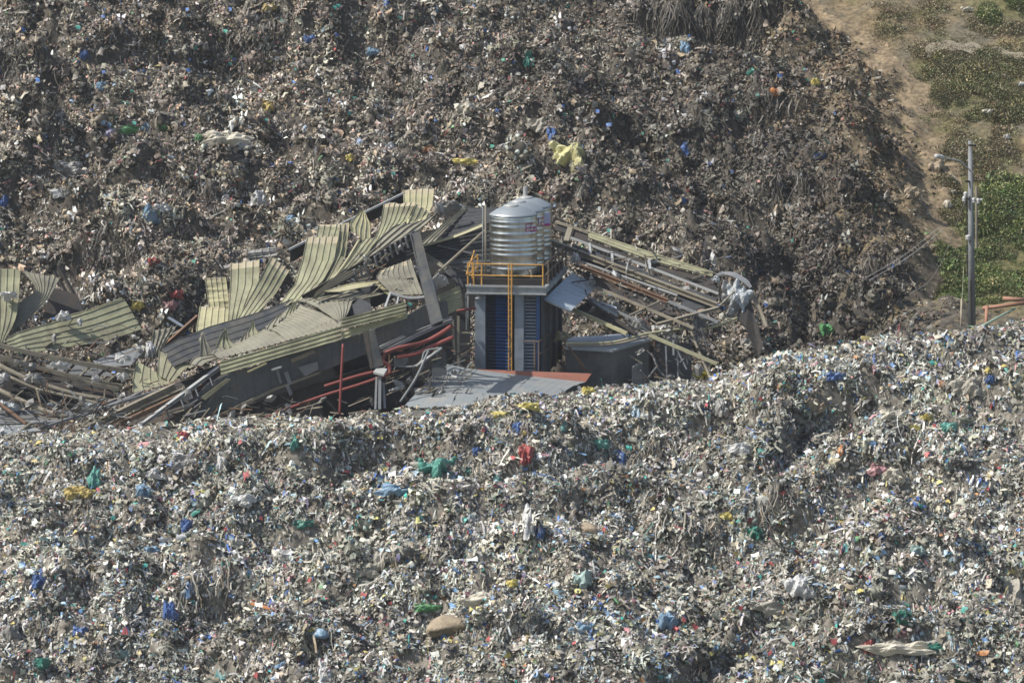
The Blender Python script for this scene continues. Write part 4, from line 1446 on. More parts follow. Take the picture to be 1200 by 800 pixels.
# torn fins standing up along the left edge
fins = [([c3(150, 340, -3.8), c3(158, 225, -3.2)], [c3(225, 345, -3.6), c3(162, 222, -3.1)], 2), ([c3(232, 300, -3.4), c3(255, 240, -2.8), c3(288, 195, -2.4)], [c3(340, 300, -3.0), c3(300, 255, -2.6), c3(290, 192, -2.4)], 3),
        ([c3(352, 290, -3.0), c3(370, 250, -2.6), c3(395, 215, -2.2)], [c3(425, 268, -2.7), c3(405, 245, -2.5), c3(398, 212, -2.2)], 2), ([c3(400, 280, -2.8), c3(405, 215, -2.2), c3(430, 160, -1.7)], [c3(470, 240, -2.4), c3(440, 200, -2.0), c3(434, 158, -1.7)], 2),
        ([c3(495, 215, -2.0), c3(520, 170, -1.5), c3(570, 120, -1.1)], [c3(560, 195, -1.8), c3(565, 160, -1.5), c3(585, 118, -1.1)], 2), ([c3(590, 190, -1.6), c3(600, 130, -1.0), c3(640, 62, -.5)], [c3(660, 190, -1.4), c3(650, 130, -1.0), c3(660, 56, -.5)], 3),
        ([c3(100, 385, -4.2), c3(130, 350, -3.8), c3(240, 335, -3.6)], [c3(165, 395, -4.4), c3(190, 375, -4.2), c3(270, 350, -3.9)], 2),
        ([c3(262, 330, -3.8), c3(310, 300, -3.4), c3(350, 290, -3.1)], [c3(330, 345, -4.2), c3(370, 320, -3.9), c3(430, 300, -3.7)], 2)]
for k, (A, B, rb) in enumerate(fins):
    ribbed('torn_fin', A, B, rb, 'olive' if k % 2 else 'sheet_grey', shed, h=.05, nv=7, crumple=.03, seed=20 + k)
# eave gutters
ribbed('gutter', [c3(256, 372, -5.3), c3(560, 285, -5.0), c3(888, 186, -4.7)], [c3(262, 440, -5.5), c3(560, 352, -5.2), c3(892, 256, -4.9)], 3, 'olive', shed, h=.05, nv=16, crumple=.02, rib_w=.3, seed=7, thick=.05)
ribbed('gutter', [c3(888, 150, -4.8), c3(1050, 108, -4.6), c3(1225, 62, -4.4)], [c3(892, 205, -4.95), c3(1050, 165, -4.75), c3(1228, 120, -4.5)], 3, 'olive', shed, h=.06, nv=10, crumple=.03, rib_w=.3, seed=8, thick=.05)
ribbed('gutter', [c3(892, 212, -4.7), c3(1050, 170, -4.5), c3(1228, 118, -4.3)], [c3(895, 256, -4.8), c3(1020, 212, -4.6), c3(1232, 145, -4.4)], 2, 'olive_pale', shed, h=.03, nv=10, crumple=.02, rib_w=.2, seed=9)
# slate blue wall hanging below the eave
wl = [(20, 690, 20, 660), (180, 650, 200, 480), (360, 600, 330, 425), (520, 530, 520, 370), (720, 448, 720, 310), (880, 385, 880, 262), (1020, 330, 1020, 215), (1200, 255, 1200, 150), (1330, 180, 1330, 70), (1450, 140, 1440, 55)]
for i in range(len(wl) - 1):
    a, b = wl[i], wl[i + 1]
    y0, y1 = -4.7 + i * .12, -4.7 + (i + 1) * .12
    q = [c3(a[0], a[1], y0 + .2), c3(b[0], b[1], y1 + .2), c3(b[2], b[3], y1), c3(a[2], a[3], y0)]
    q[1] = q[1] + (q[0] - q[1]) * .006; q[2] = q[2] + (q[3] - q[2]) * .006
    ribbed('wall_panel', [q[3], q[0]], [q[2], q[1]], 4, 'wall_slate', shed, h=.02, nv=4, crumple=.012, seed=30 + i, rib_w=.08, thick=.03)
# window openings and small fittings on the wall
plate('window', [c3(663, 402, -4.42), c3(765, 370, -4.36), c3(770, 412, -4.3), c3(700, 448, -4.32)], .05, 'steel_grey', parent=shed)
plate('window', [c3(625, 358, -4.45), c3(745, 310, -4.4), c3(755, 326, -4.4), c3(632, 378, -4.42)], .05, 'steel_tan', parent=shed)
plate('wall_vent', [c3(155, 560, -4.9), c3(290, 462, -4.9), c3(312, 465, -4.88), c3(180, 572, -4.88)], .05, 'olive', parent=shed)
for (a, b) in (((548, 420), (575, 480)), ((590, 430), (625, 480)), ((598, 500), (630, 540))):
    mb = MB(); mb.slab([c3(a[0], a[1], -4.6), c3(b[0] - 15, a[1] - 8, -4.55), c3(b[0] + 5, b[1], -4.5), c3(a[0] + 22, b[1] + 10, -4.55)], (0, -1, 0), .08); mb.build('bracket', M['steel_grey'], shed)
beam('eave_strut', c3(525, 415, -4.8), c3(578, 398, -4.8), .1, .08, 'steel_pale', parent=shed, kind='bar')
beam('wall_rail', c3(250, 655, -4.6), c3(540, 515, -4.3), .12, .14, 'steel_tan', parent=shed, kind='bar')
beam('wall_rail', c3(540, 515, -4.3), c3(780, 425, -4.0), .12, .12, 'steel_tan', parent=shed, kind='bar')
beam('wall_rail', c3(400, 425, -4.9), c3(500, 380, -4.9), .1, .07, 'olive_pale', parent=shed, kind='bar')
beam('wall_rail', c3(1090, 300, -3.9), c3(1220, 235, -3.6), .12, .16, 'steel_pale', parent=shed, kind='bar')
beam('wall_rail', c4(480, 800, -3.4), c4(760, 690, -2.6), .14, .16, 'steel_grey', parent=shed, kind='bar')
# tapering steel columns
def taper(name, a, b, w0, w1, d, m, parent):
    mb = MB()
    a, b = Vector(a), Vector(b)
    dd = (b - a).normalized(); x = dd.cross(Vector((0, 1, 0))).normalized(); y = Vector((0, 1, 0))
    for s in (-1, 1):       # flanges
        mb.slab([a + x * (s * w0 / 2) - y * d / 2, b + x * (s * w1 / 2) - y * d / 2, b + x * (s * w1 / 2) + y * d / 2, a + x * (s * w0 / 2) + y * d / 2], x * s, .05)
    mb.slab([a - x * (w0 / 2 - .06) - y * .02, a + x * (w0 / 2 - .06) - y * .02, b + x * (w1 / 2 - .06) - y * .02, b - x * (w1 / 2 - .06) - y * .02], y, .04)
    return mb.build(name, M[m], parent)


col1 = taper('column', c4(585, 290, -1.6), c4(690, 725, -5.6), .5, .58, .4, 'column_shade_slate', shed)
plate('column_flange', [c4(570, 320, -1.9), c4(618, 318, -1.9), c4(715, 700, -5.8), c4(665, 722, -5.8)], .05, 'column_shade_slate', parent=shed)
plate('column_flange', [c3(1028, 210, -5.3), c3(1062, 205, -5.3), c3(1108, 392, -5.5), c3(1058, 405, -5.5)], .25, 'column_shade_slate', parent=shed)
plate('column_web', [c3(1000, 218, -5.1), c3(1026, 212, -5.2), c3(1056, 405, -5.4), c3(1040, 410, -5.3)], .1, 'steel_dark', parent=shed)
# right hand end of the eave: green cladding behind the column
ribbed('cladding_sheet', [c4(690, 582, -3.0), c4(795, 540, -2.6)], [c4(722, 682, -3.1), c4(812, 636, -2.7)], 4, 'olive', shed, h=.04, nv=6, crumple=.02, seed=41, rib_w=.15)
# pale frame and torn roof piece in the middle
ribbed('frame_strip', [n2(400, 412, -.9), n2(600, 352, -.7), n2(830, 325, -.5)], [n2(545, 410, -1.1), n2(700, 380, -.9), n2(820, 362, -.7)], 1, 'olive_pale', shed, h=.03, nv=8, crumple=.01, seed=42)
ribbed('frame_strip', [n2(820, 338, -.6), n2(930, 440, -1.0)], [n2(800, 352, -.7), n2(905, 450, -1.1)], 1, 'olive_pale', shed, h=.03, nv=5, crumple=.01, seed=43)
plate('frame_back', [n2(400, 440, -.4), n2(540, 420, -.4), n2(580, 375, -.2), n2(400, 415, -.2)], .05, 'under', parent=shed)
ribbed('roof_sheet', [c4(430, 468, -.5), c4(400, 502, -.9), c4(482, 584, -1.6)], [c4(565, 415, -.2), c4(592, 500, -.9), c4(622, 580, -1.6)], 7, 'sheet_grey', shed, h=.04, nv=9, crumple=.03, torn=.03, seed=45)
pipe('bent_edge_tube', [c4(470, 575, -2.2), c4(560, 598, -2.6), c4(650, 588, -2.9), c4(682, 555, -2.9), c4(665, 520, -2.7), c4(640, 508, -2.5)], .09, 'steel_grey', parent=shed)
beam('hanger', c4(470, 570, -2.2), c4(445, 640, -3.4), .09, .05, 'steel_pale', parent=shed, kind='bar')
beam('hanger', c4(508, 590, -2.4), c4(500, 625, -3.3), .07, .05, 'steel_pale', parent=shed, kind='bar')
plate('dark_backing', [n2(555, 612, -2.7), n2(600, 530, -2.2), n2(680, 462, -1.7), n2(760, 505, -2.2), n2(780, 560, -2.8)], .05, 'under', parent=shed)  # plain dark sheet under the broken roof edge
# trusses seen in the gap below the swept sheet
lat = mesh('purlin_row', [], [], [M['steel_dark']], shed)
beam('rafter', c4(60, 600, .3), c4(600, 290, 1.2), .2, .34, 'steel_dark', parent=shed)
for k in range(13):
    x = 300 + k * 24; y = 470 - k * 15.2
    beam('purlin_cleat', c4(x, y - 8, .2), c4(x + 14, y + 42, .4), .09, .09, 'wall_slate' if k % 2 else 'steel_grey', parent=shed, kind='bar')
bpy.data.objects.remove(lat)
plate('dark_backing', [c4(150, 600, 1.4), c4(300, 520, 1.6), c4(600, 300, 1.9), c4(640, 420, 1.6), c4(560, 560, 1.2), c4(400, 640, 1.0)], .06, 'under', parent=shed)  # plain dark sheet behind the cleats
# long dark valley between the upper torn sheets and the roof
ribbed('valley_panel', [c2(200, 800, -2.0), c2(360, 690, -.9), c2(640, 600, .3), c2(850, 515, 1.3)], [c2(260, 830, -3.0), c2(440, 770, -2.0), c2(640, 700, -1.0), c2(800, 600, .2)], 4, 'column_shade_slate', shed, h=.03, nv=12, crumple=.03, seed=46)
ribbed('valley_panel', [n4(590, 260, -2.2), n4(740, 180, -1.6), n4(900, 130, -1.0)], [n4(690, 400, -3.2), n4(800, 350, -2.8), n4(960, 280, -2.2)], 4, 'column_shade_slate', shed, h=.03, nv=8, crumple=.02, seed=47)

plate('dark_rear_wall', [c3(20, 560, 1.0), c3(600, 330, 1.4), c3(1320, 160, 1.6), c3(1560, 60, 1.6), c3(1560, 760, 1.6), c3(20, 760, 1.0)], .15, 'under', parent=shed)  # dark wall added behind the pipes to give the shed interior its shade
plate('dark_backing', [c3(560, 600, -1.2), c3(1180, 360, -.6), c3(1480, 240, -.4), c3(1480, 520, -.4), c3(1180, 700, -.8), c3(560, 700, -1.2)], .08, 'under', parent=shed)  # dark sheet added as interior shade in the open shed
# ---- lower girders, pipes and the short columns at the right end
beam('girder', c3(250, 668, -4.4), c3(1050, 415, -3.6), .3, .45, 'steel_dark', 'long dark girder lying under the slate blue shed wall', kind='I')
beam('girder', c3(300, 650, -3.9), c3(1020, 440, -3.3), .2, .2, 'steel_grey', 'thin grey girder tucked behind the long dark girder', kind='I')
pipe('red_pipe', [c3(495, 662, -5.2), c3(760, 560, -4.9), c3(1000, 485, -4.7), c3(1135, 435, -4.5)], .07, 'red_pipe', 'long red pipe sloping up beneath the shed wall to the lamp head', seg=14)
pipe('red_pipe', [c3(800, 500, -4.4), c3(960, 450, -4.2), c3(1060, 425, -4.1)], .08, 'red_pipe', 'short dull red pipe just above the long red one')
pipe('red_pipe', [c5(140, 372, -4.2), c5(210, 345, -4.1), c5(330, 320, -4.0), c5(420, 275, -3.8), c5(490, 228, -3.6)], .11, 'red_pipe', 'upper of the two curved red pipes left of the tower', seg=16)
pipe('red_pipe', [c5(200, 392, -4.4), c5(300, 375, -4.3), c5(400, 330, -4.1), c5(495, 288, -3.9)], .10, 'red_pipe', 'lower and brighter of the two curved red pipes left of the tower', seg=16)
pipe('red_pipe', [c5(140, 372, -4.4), c5(130, 410, -4.5), c5(160, 440, -4.5), c5(165, 480, -4.6)], .09, 'red_pipe', 'red pipe bend dropping beside the small floodlight')
pipe('red_pipe', [c5(510, 152, -1.6), c5(610, 138, -1.2)], .07, 'red_pipe', 'stub of pinkish red pipe left of the tower top')
pipe('red_post', [c3(898, 280, -6.0), c3(888, 460, -6.1), c3(880, 645, -6.2)], .06, 'red_pipe', 'slim red upright post in front of the shed wall', cat='post')
beam('dark_arch', c5(130, 365, -3.9), c5(490, 200, -3.2), .14, .16, 'steel_grey', 'grey bent strut above the curved red pipes', bend=[c5(260, 300, -3.7), c5(400, 235, -3.4)], kind='bar', cat='strut')
pipe('grey_conduit', [c5(200, 440, -4.3), c5(290, 440, -4.4), c5(330, 410, -4.4), c5(350, 360, -4.3), c5(435, 345, -4.2)], .05, 'steel_grey', 'looping grey conduit under the curved red pipes')
pipe('leaning_pole', [c5(218, 625, -6.4), c5(300, 500, -5.8), c5(365, 360, -5.2)], .055, 'steel_grey', 'thin grey pole leaning from the rubbish up to the red pipes', cat='pole')
pipe('leaning_pole', [c5(300, 440, -4.8), c5(435, 345, -4.5)], .06, 'steel_pale', 'short pale pole lying across the grey conduit', cat='pole')
fl = thing('floodlight', c3(1090, 430, -5.6), 'small floodlight with a square pale head on a ragged grey post', 'floodlight')
mb = MB(); mb.slab([c3(1055, 425, -5.9), c3(1110, 438, -6.2), c3(1128, 408, -5.6), c3(1075, 400, -5.3)], (0, -.3, 1), .1); mb.build('lamp_head', M['steel_pale'], fl)
mb = MB(); mb.bar(c3(1090, 432, -5.7), c3(1088, 620, -6.2), .14, .14); mb.build('post', M['steel_grey'], fl)
mb = MB(); mb.bar(c3(1072, 450, -5.7), c3(1066, 620, -6.2), .1, .06); mb.bar(c3(1108, 480, -5.6), c3(1115, 615, -6.1), .12, .05); mb.build('side_rail', M['steel_grey'], fl)
# dark machinery and frames in the gap beside the tower
ga = thing('pipe_rack', c5(540, 400, 0), 'rusty pipe rack with cross bars in the dark gap left of the tower', 'rack')
for (a, b, w, m) in (((520, 180), (520, 440), .12, 'steel_tan'), ((600, 265), (598, 330), .07, 'steel_tan'), ((530, 265), (605, 265), .07, 'steel_tan'), ((515, 325), (605, 322), .07, 'steel_tan'), ((515, 405), (600, 345), .06, 'rust'),
                     ((520, 412), (608, 412), .06, 'rust'), ((490, 200), (500, 380), .12, 'steel_tan'), ((560, 60), (562, 250), .05, 'steel_grey')):
    beam('bar', c5(a[0], a[1], -.8), c5(b[0], b[1], -.9), w, w, m, parent=ga, kind='bar')
plate('standing_cladding', [c5(385, 400, -3.4), c5(455, 360, -3.2), c5(460, 480, -3.4), c5(385, 510, -3.6)], .08, 'wall_slate', 'slate panel standing below the curved red pipes')
plate('teal_box', [c5(185, 400, -3.9), c5(260, 400, -3.8), c5(262, 432, -3.8), c5(190, 440, -3.9)], .3, 'side_wall', 'dark box hung beneath the curved red pipes', cat='box')
tu = thing('back_truss', c5(60, 560, -3), 'dark twisted truss lying in the hollow behind the red post', 'truss')
for (a, b) in (((0, 560), (130, 520)), ((0, 600), (150, 590)), ((20, 500), (100, 640)), ((120, 500), (40, 640)), ((180, 470), (200, 640)), ((230, 450), (250, 620)), ((160, 500), (260, 610)), ((265, 450), (285, 600))):
    beam('bar', c5(a[0], a[1], -3.4), c5(b[0], b[1], -3.6), .07, .07, 'steel_dark', parent=tu, kind='bar')

# ---- upper torn sheets, each hanging loose
S = loose_sheet
S('torn_sheet', [n1(268, 305, 4.4), n1(300, 545, 3.6)], [n1(432, 298, 4.4), n1(462, 545, 3.6)], 4, 'olive_pale', 'short upright olive sheet at the left end of the torn row, the upper one', torn=.08, seed=50, group='torn upright roof sheets')
S('torn_sheet', [n1(228, 525, 3.4), n1(198, 738, 1.6)], [n1(470, 540, 3.5), n1(465, 690, 1.8)], 5, 'olive_pale', 'short wide olive sheet at the left end of the torn row, the lower one', torn=.08, seed=51, group='torn upright roof sheets')
S('torn_sheet', [n1(470, 195, 4.0), n1(462, 420, 3.0), n1(448, 640, 1.5)], [n1(695, 165, 4.0), n1(690, 350, 3.2), n1(560, 640, 1.5)], 4, 'olive', 'upright olive sheet with four bright ribs beside the tilted strip', torn=.08, seed=52, nv=12, group='torn upright roof sheets')
S('torn_sheet', [n1(785, 138, 3.5), n1(650, 400, 2.2), n1(520, 635, 1.0)], [n1(925, 250, 3.3), n1(820, 430, 2.2), n1(670, 600, .9)], 4, 'olive', 'long olive strip leaning to the right across its upright neighbour', torn=.04, seed=53, nv=12, group='torn upright roof sheets')
S('pale_sheet', [n1(590, 85, 5.5), n1(610, 165, 5.2)], [n1(825, 60, 5.6), n1(830, 130, 5.2)], 4, 'film_grey', 'small whitish sheet lying at the foot of the far hill behind the torn row', torn=.1, seed=54, crumple=.12)
S('torn_sheet', [c4(78, 312, 4.0), c4(55, 430, 3.0), c4(22, 540, 2.0), c4(-60, 640, .6)], [c4(225, 312, 4.0), c4(205, 430, 3.0), c4(165, 500, 2.0), c4(90, 590, .6)], 5, 'olive', 'wide olive sheet with rusty top edge curling down to the valley', torn=.08, seed=55, nv=14, group='torn upright roof sheets')
S('torn_sheet', [c4(132, 255, 4.8), c4(120, 330, 4.2)], [c4(275, 248, 4.8), c4(215, 480, 2.8)], 5, 'olive', 'olive sheet standing just behind the wide sheet with the rusty top', torn=.1, seed=56, group='torn upright roof sheets')
S('torn_sheet', [c4(232, 250, 4.6), c4(222, 360, 3.6), c4(160, 510, 2.2), c4(110, 600, 1.0)], [c4(278, 250, 4.7), c4(258, 400, 3.6), c4(215, 490, 2.2), c4(150, 590, 1.0)], 2, 'olive', 'narrow olive strip running down the right side of the wide rusty sheet', torn=.05, seed=57, nv=12, group='torn upright roof sheets')
S('curled_sheet', [c4(340, 180, 4.2), c4(300, 220, 3.6), c4(278, 248, 3.2), c4(285, 275, 3.0)], [c4(342, 182, 4.2), c4(372, 250, 3.6), c4(376, 310, 3.0), c4(370, 352, 2.8)], 4, 'olive_pale', 'sail shaped curl of pale olive sheet with a pointed top', seed=58, torn=.03, crumple=.04)
S('torn_sheet', [c4(440, 158, 4.2), c4(425, 240, 3.4), c4(400, 330, 2.4)], [c4(590, 150, 4.2), c4(545, 240, 3.4), c4(480, 300, 2.4)], 6, 'olive', 'fan of olive sheet with dark notches near the top of the ridge', torn=.1, seed=59, nv=12, group='torn upright roof sheets')
S('torn_sheet', [c4(530, 95, 5.0), c4(532, 160, 4.4), c4(545, 250, 3.2)], [c4(675, 85, 5.0), c4(665, 170, 4.2), c4(612, 275, 2.6)], 5, 'olive_pale', 'topmost pale olive sheet with a bright yellowish right edge', torn=.08, seed=60, nv=12, group='torn upright roof sheets')
S('torn_sheet', [c4(590, 155, 3.9), c4(560, 230, 3.2), c4(520, 300, 2.6)], [c4(655, 200, 3.8), c4(620, 262, 3.0), c4(600, 285, 2.6)], 3, 'olive', 'small olive sheet tucked under the topmost pale sheet', torn=.05, seed=61, group='torn upright roof sheets')
# the long sweep of gutter and sheet down to the left
S('swept_sheet', [c4(690, 205, 2.6), c4(600, 285, 2.0), c4(400, 432, .9), c4(180, 560, -.6), c4(105, 605, -1.2)], [c4(560, 262, 3.0), c4(490, 265, 2.6), c4(365, 375, 1.7), c4(235, 485, .5), c4(120, 575, -.8)], 4, 'sheet_grey', 'long swept grey olive sheet running from the ridge down to the crushed roof', seed=62, nv=20, h=.09, crumple=.03)
S('swept_sheet', [c4(350, 322, 2.2), c4(300, 385, 1.5), c4(240, 470, .7)], [c4(415, 320, 2.1), c4(350, 400, 1.3), c4(262, 485, .5)], 3, 'olive', 'short dark fold of sheet above the long swept one', seed=63, nv=10)
pipe('pale_strip', [c4(325, 325, 2.5), c4(240, 460, 1.2), c4(120, 600, -1.0)], .07, 'olive_pale', 'slim pale strip of trim curving down beside the swept sheets', cat='trim')
# ridge beam against the hill
ridge = thing('ridge_beam', c4(250, 240, 5), 'long dark ridge beam with pale flashing along its top behind the torn sheets', 'beam')
plate('web', [c4(0, 375, 5.2), c4(530, 112, 6.2), c4(535, 160, 6.2), c4(330, 260, 5.9), c4(0, 430, 5.2)], .12, 'steel_dark', parent=ridge)
beam('flashing', c4(-5, 370, 5.1), c4(532, 106, 6.1), .2, .09, 'steel_pale', parent=ridge, kind='bar')
beam('rail_beam', c2(230, 748, 3.0), c2(372, 622, 4.0), .2, .22, 'rust', 'rusty rail leaning up to the lowest torn sheet', kind='I')
beam('rail_beam', c2(262, 700, 3.4), c2(368, 640, 4.0), .14, .1, 'steel_tan', 'tan rail lying just behind the rusty rail', kind='bar')
beam('blue_angle', c2(245, 625, 4.5), c2(310, 665, 4.2), .22, .06, 'column_blue', 'bluish steel angle poking from the rubbish left of the torn sheets', kind='bar')

# ---- behind the tower, left side
back = thing('fallen_roof_bay', c4(780, 300, 8), 'dark fallen roof bay behind the tanks on their left side', 'roof')
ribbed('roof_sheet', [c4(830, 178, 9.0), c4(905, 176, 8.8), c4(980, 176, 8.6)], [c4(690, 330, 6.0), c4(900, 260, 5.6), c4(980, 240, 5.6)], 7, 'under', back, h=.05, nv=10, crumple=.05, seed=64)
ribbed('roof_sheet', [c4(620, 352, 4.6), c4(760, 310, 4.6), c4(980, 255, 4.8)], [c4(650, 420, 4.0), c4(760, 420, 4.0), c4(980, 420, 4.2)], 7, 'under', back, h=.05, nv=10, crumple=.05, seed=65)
ribbed('roof_sheet', [c4(700, 420, 3.8), c4(980, 400, 3.8)], [c4(820, 560, 3.4), c4(980, 560, 3.4)], 7, 'wall_slate', back, h=.05, nv=8, crumple=.05, seed=66)
ribbed('verge_strip', [c4(832, 180, 8.8), c4(740, 270, 6.6), c4(680, 335, 5.0)], [c4(805, 182, 8.7), c4(690, 275, 6.4), c4(610, 345, 4.8)], 3, 'sheet_grey', back, h=.05, nv=10, crumple=.03, seed=67)
ribbed('trim_strip', [c4(625, 348, 4.4), c4(760, 305, 4.3), c4(905, 246, 4.3)], [c4(625, 356, 4.3), c4(760, 318, 4.2), c4(905, 262, 4.2)], 1, 'olive_pale', back, h=.02, nv=8, crumple=.01, seed=68)
plate('dark_backing', [c4(560, 300, 9), c4(1000, 200, 10), c4(1000, 640, 6), c4(620, 640, 5)], .08, 'black', parent=back)  # plain black sheet behind the fallen bay
beam('purlin', c4(690, 350, 4.3), c4(900, 400, 4.0), .06, .05, 'steel_grey', parent=back, kind='bar')
beam('purlin', c4(720, 440, 3.6), c4(860, 480, 3.4), .06, .05, 'steel_tan', parent=back, kind='bar')
pipe('thin_pole', [c4(678, 490, .6), c4(800, 380, 1.6), c4(912, 282, 2.6)], .07, 'steel_tan', 'thin tan pole slanting up toward the nearest tank', cat='pole')
S('bent_sheet', [c4(630, 380, 2.6), c4(690, 420, 2.2), c4(760, 480, 1.8)], [c4(640, 420, 2.4), c4(700, 450, 1.8), c4(800, 545, 1.2)], 3, 'sheet_grey', 'dull olive sheet drooping right of the leaning shed column', seed=69, crumple=.05)
S('bent_sheet', [c4(745, 445, 1.6), c4(790, 500, 1.2), c4(815, 560, .8)], [c4(720, 470, 1.4), c4(765, 520, .8), c4(800, 620, .2)], 2, 'under', 'dark folded sheet edge between the shed and the tower', seed=70, crumple=.02)
crumpled('plastic_sheet', c4(700, 520, .2), .9, .35, 'film_white', 'white crumpled film caught right of the leaning shed column', seed=71)
crumpled('plastic_sheet', c4(740, 170, 6.6), 1.4, .45, 'film_grey', 'grey crumpled film on the far slope just right of the topmost torn sheet', seed=72)
crumpled('plastic_sheet', c4(695, 178, 5.6), .45, .3, 'film_white', 'bright white scrap beside the topmost torn sheet', seed=73)

# ---- left heap of sheets and trusses
S('curved_sheet', [c1(-30, 88, 1.5), c1(-28, 250, .4), c1(-15, 405, -1.2)], [c1(88, 95, 1.5), c1(70, 290, .2), c1(14, 405, -1.2)], 4, 'olive', 'upright olive sheet cut off by the left edge of the picture', seed=80, nv=12)
S('curved_sheet', [c1(96, 100, 2.4), c1(150, 180, 1.8), c1(80, 240, 1.2), c1(55, 345, .2)], [c1(255, 130, 2.2), c1(200, 225, 1.6), c1(130, 300, .8), c1(60, 350, .1)], 7, 'sheet_grey', 'folded sheet curling over beside the sheet at the left edge', seed=81, nv=14)
S('curved_sheet', [c1(530, 222, 2.6), c1(330, 290, 1.2), c1(120, 350, -.2), c1(20, 390, -1.0)], [c1(605, 348, 1.8), c1(430, 402, .6), c1(200, 440, -.8), c1(60, 450, -1.6)], 5, 'olive', 'broad olive sheet lying on its side above the left trusses', seed=82, nv=16, crumple=.06)
S('curved_sheet', [c1(520, 215, 2.9), c1(380, 265, 2.0), c1(220, 310, .8)], [c1(535, 240, 2.7), c1(390, 285, 1.8), c1(230, 325, .7)], 1, 'olive_pale', 'narrow pale strip for the lit top edge of the broad olive sheet', seed=83, nv=10)  # added pale strip; its colour is the sheet's lit top edge
plate('flat_cladding', [c1(395, 482, -.6), c1(590, 418, .6), c1(612, 440, .4), c1(560, 500, -.8), c1(430, 512, -1.2)], .06, 'steel_grey', 'flat grey panel lying in shade right of the broad olive sheet')
S('ribbed_scrap', [c1(655, 355, .8), c1(638, 490, -.6)], [c1(755, 335, .9), c1(690, 440, -.2)], 4, 'sheet_grey', 'small grey ribbed scrap standing left of the shed', seed=84, h=.1)
S('bent_wedge', [n4(405, 355, -2.6), n4(372, 480, -3.2), n4(370, 600, -3.8)], [n4(600, 470, -3.0), n4(640, 520, -3.4), n4(690, 520, -3.6)], 4, 'olive', 'left wedge of olive sheet pointing up in front of the shed', seed=85, nv=8, crumple=.02)
S('bent_wedge', [n4(575, 270, -2.4), n4(570, 370, -2.8), n4(570, 465, -3.2)], [n4(825, 385, -2.8), n4(770, 430, -3.2), n4(680, 520, -3.5)], 4, 'olive', 'right wedge of olive sheet pointing up in front of the shed', seed=86, nv=8, crumple=.02)
S('bent_wedge', [n4(890, 180, -2.4), n4(915, 280, -2.9)], [n4(915, 135, -2.3), n4(995, 320, -3.2)], 2, 'olive', 'slim triangular fin at the left tip of the crushed roof', seed=87, nv=6)
# lattice trusses
def truss(name, top, bot, n, w, m, label, cat='truss'):
    t = thing(name, top[0], label, cat)
    a, b = spline(top, 12), spline(bot, 12)
    for nm, pts in (('top_chord', a), ('bottom_chord', b)):
        mb = MB()
        for p, q in zip(pts, pts[1:]): mb.bar(p, q, w, w * 1.3)
        mb.build(nm, M[m], t)
    a, b = spline(top, n + 2), spline(bot, n + 2)
    for i in range(1, n + 1):
        mb = MB(); mb.bar(a[i] - Vector((0, 0, w * .66)), b[i] + Vector((0, 0, w * .66)), w * .6, w * .6); mb.build('strut', M['steel_dark'] if i % 2 else M[m], t)
    return t


truss('roof_truss', [n6(-20, 95, -2.4), n6(350, 180, -2.2), n6(700, 250, -2.0), n6(1060, 305, -1.8)], [n6(-20, 185, -2.6), n6(300, 270, -2.4), n6(600, 350, -2.3), n6(960, 420, -2.1)], 8, .17, 'steel_tan', 'uppermost tan lattice truss across the left heap')
truss('roof_truss', [n6(600, 370, -3.0), n6(930, 440, -2.8)], [n6(640, 470, -3.1), n6(900, 535, -2.9)], 2, .12, 'steel_tan', 'short tan truss stub ending at the crumpled white film')
pipe('bent_purlin', [n6(-20, 245, -3.2), n6(150, 330, -3.4), n6(300, 390, -3.5), n6(600, 480, -3.6), n6(890, 535, -3.6)], .12, 'steel_tan', 'long rounded purlin bowing down across the left heap', cat='purlin', n=6)
pipe('bent_purlin', [n6(80, 345, -3.6), n6(300, 440, -3.8), n6(600, 510, -3.9), n6(800, 560, -4.0)], .08, 'steel_tan', 'slimmer purlin running just below the long rounded one', cat='purlin', n=6)
pipe('bent_purlin', [n6(-20, 440, -4.0), n6(150, 520, -4.4), n6(330, 600, -4.8), n6(530, 660, -5.1)], .12, 'steel_tan', 'dusty purlin in the lower left sloping to the rubbish', cat='purlin', n=6)
pipe('bent_purlin', [n6(-20, 540, -4.6), n6(100, 630, -5.1), n6(210, 715, -5.6)], .10, 'rust', 'brown purlin crossing the bottom left corner of the wreck', cat='purlin', n=6)
pipe('bent_purlin', [n6(135, 785, -6.2), n6(260, 695, -5.8)], .09, 'steel_tan', 'short tan stub sticking out of the rubbish at lower left', cat='purlin', n=6)
pipe('bent_purlin', [n6(240, 700, -5.9), n6(450, 690, -5.8), n6(650, 640, -5.4), n6(850, 570, -5.0), n6(1100, 470, -4.4)], .09, 'steel_grey', 'long grey purlin curving up from the lower left heap to the shed', cat='purlin', n=6)
plate('fallen_cladding', [n6(210, 235, -2.0), n6(600, 360, -1.9), n6(900, 450, -2.4), n6(880, 530, -2.9), n6(420, 415, -3.0), n6(250, 350, -2.7)], .06, 'steel_dark', 'dark fallen panel beneath the lattice truss')
plate('fallen_cladding', [n6(-20, 610, -4.2), n6(500, 595, -3.9), n6(640, 640, -4.6), n6(330, 700, -5.4), n6(-20, 710, -5.4)], .06, 'wall_slate', 'slate blue fallen panel at the foot of the left heap')
plate('fallen_cladding', [n6(-20, 730, -5.6), n6(200, 715, -5.6), n6(330, 760, -6.2), n6(-20, 800, -6.6)], .05, 'roof_slate', 'pale slate panel in the bottom left corner of the wreck')
plate('fallen_cladding', [n6(340, 265, -1.6), n6(480, 200, -1.4), n6(780, 270, -1.2), n6(900, 340, -1.6), n6(500, 320, -1.9)], .05, 'steel_grey', 'grey panel lying behind the struts of the lattice truss')
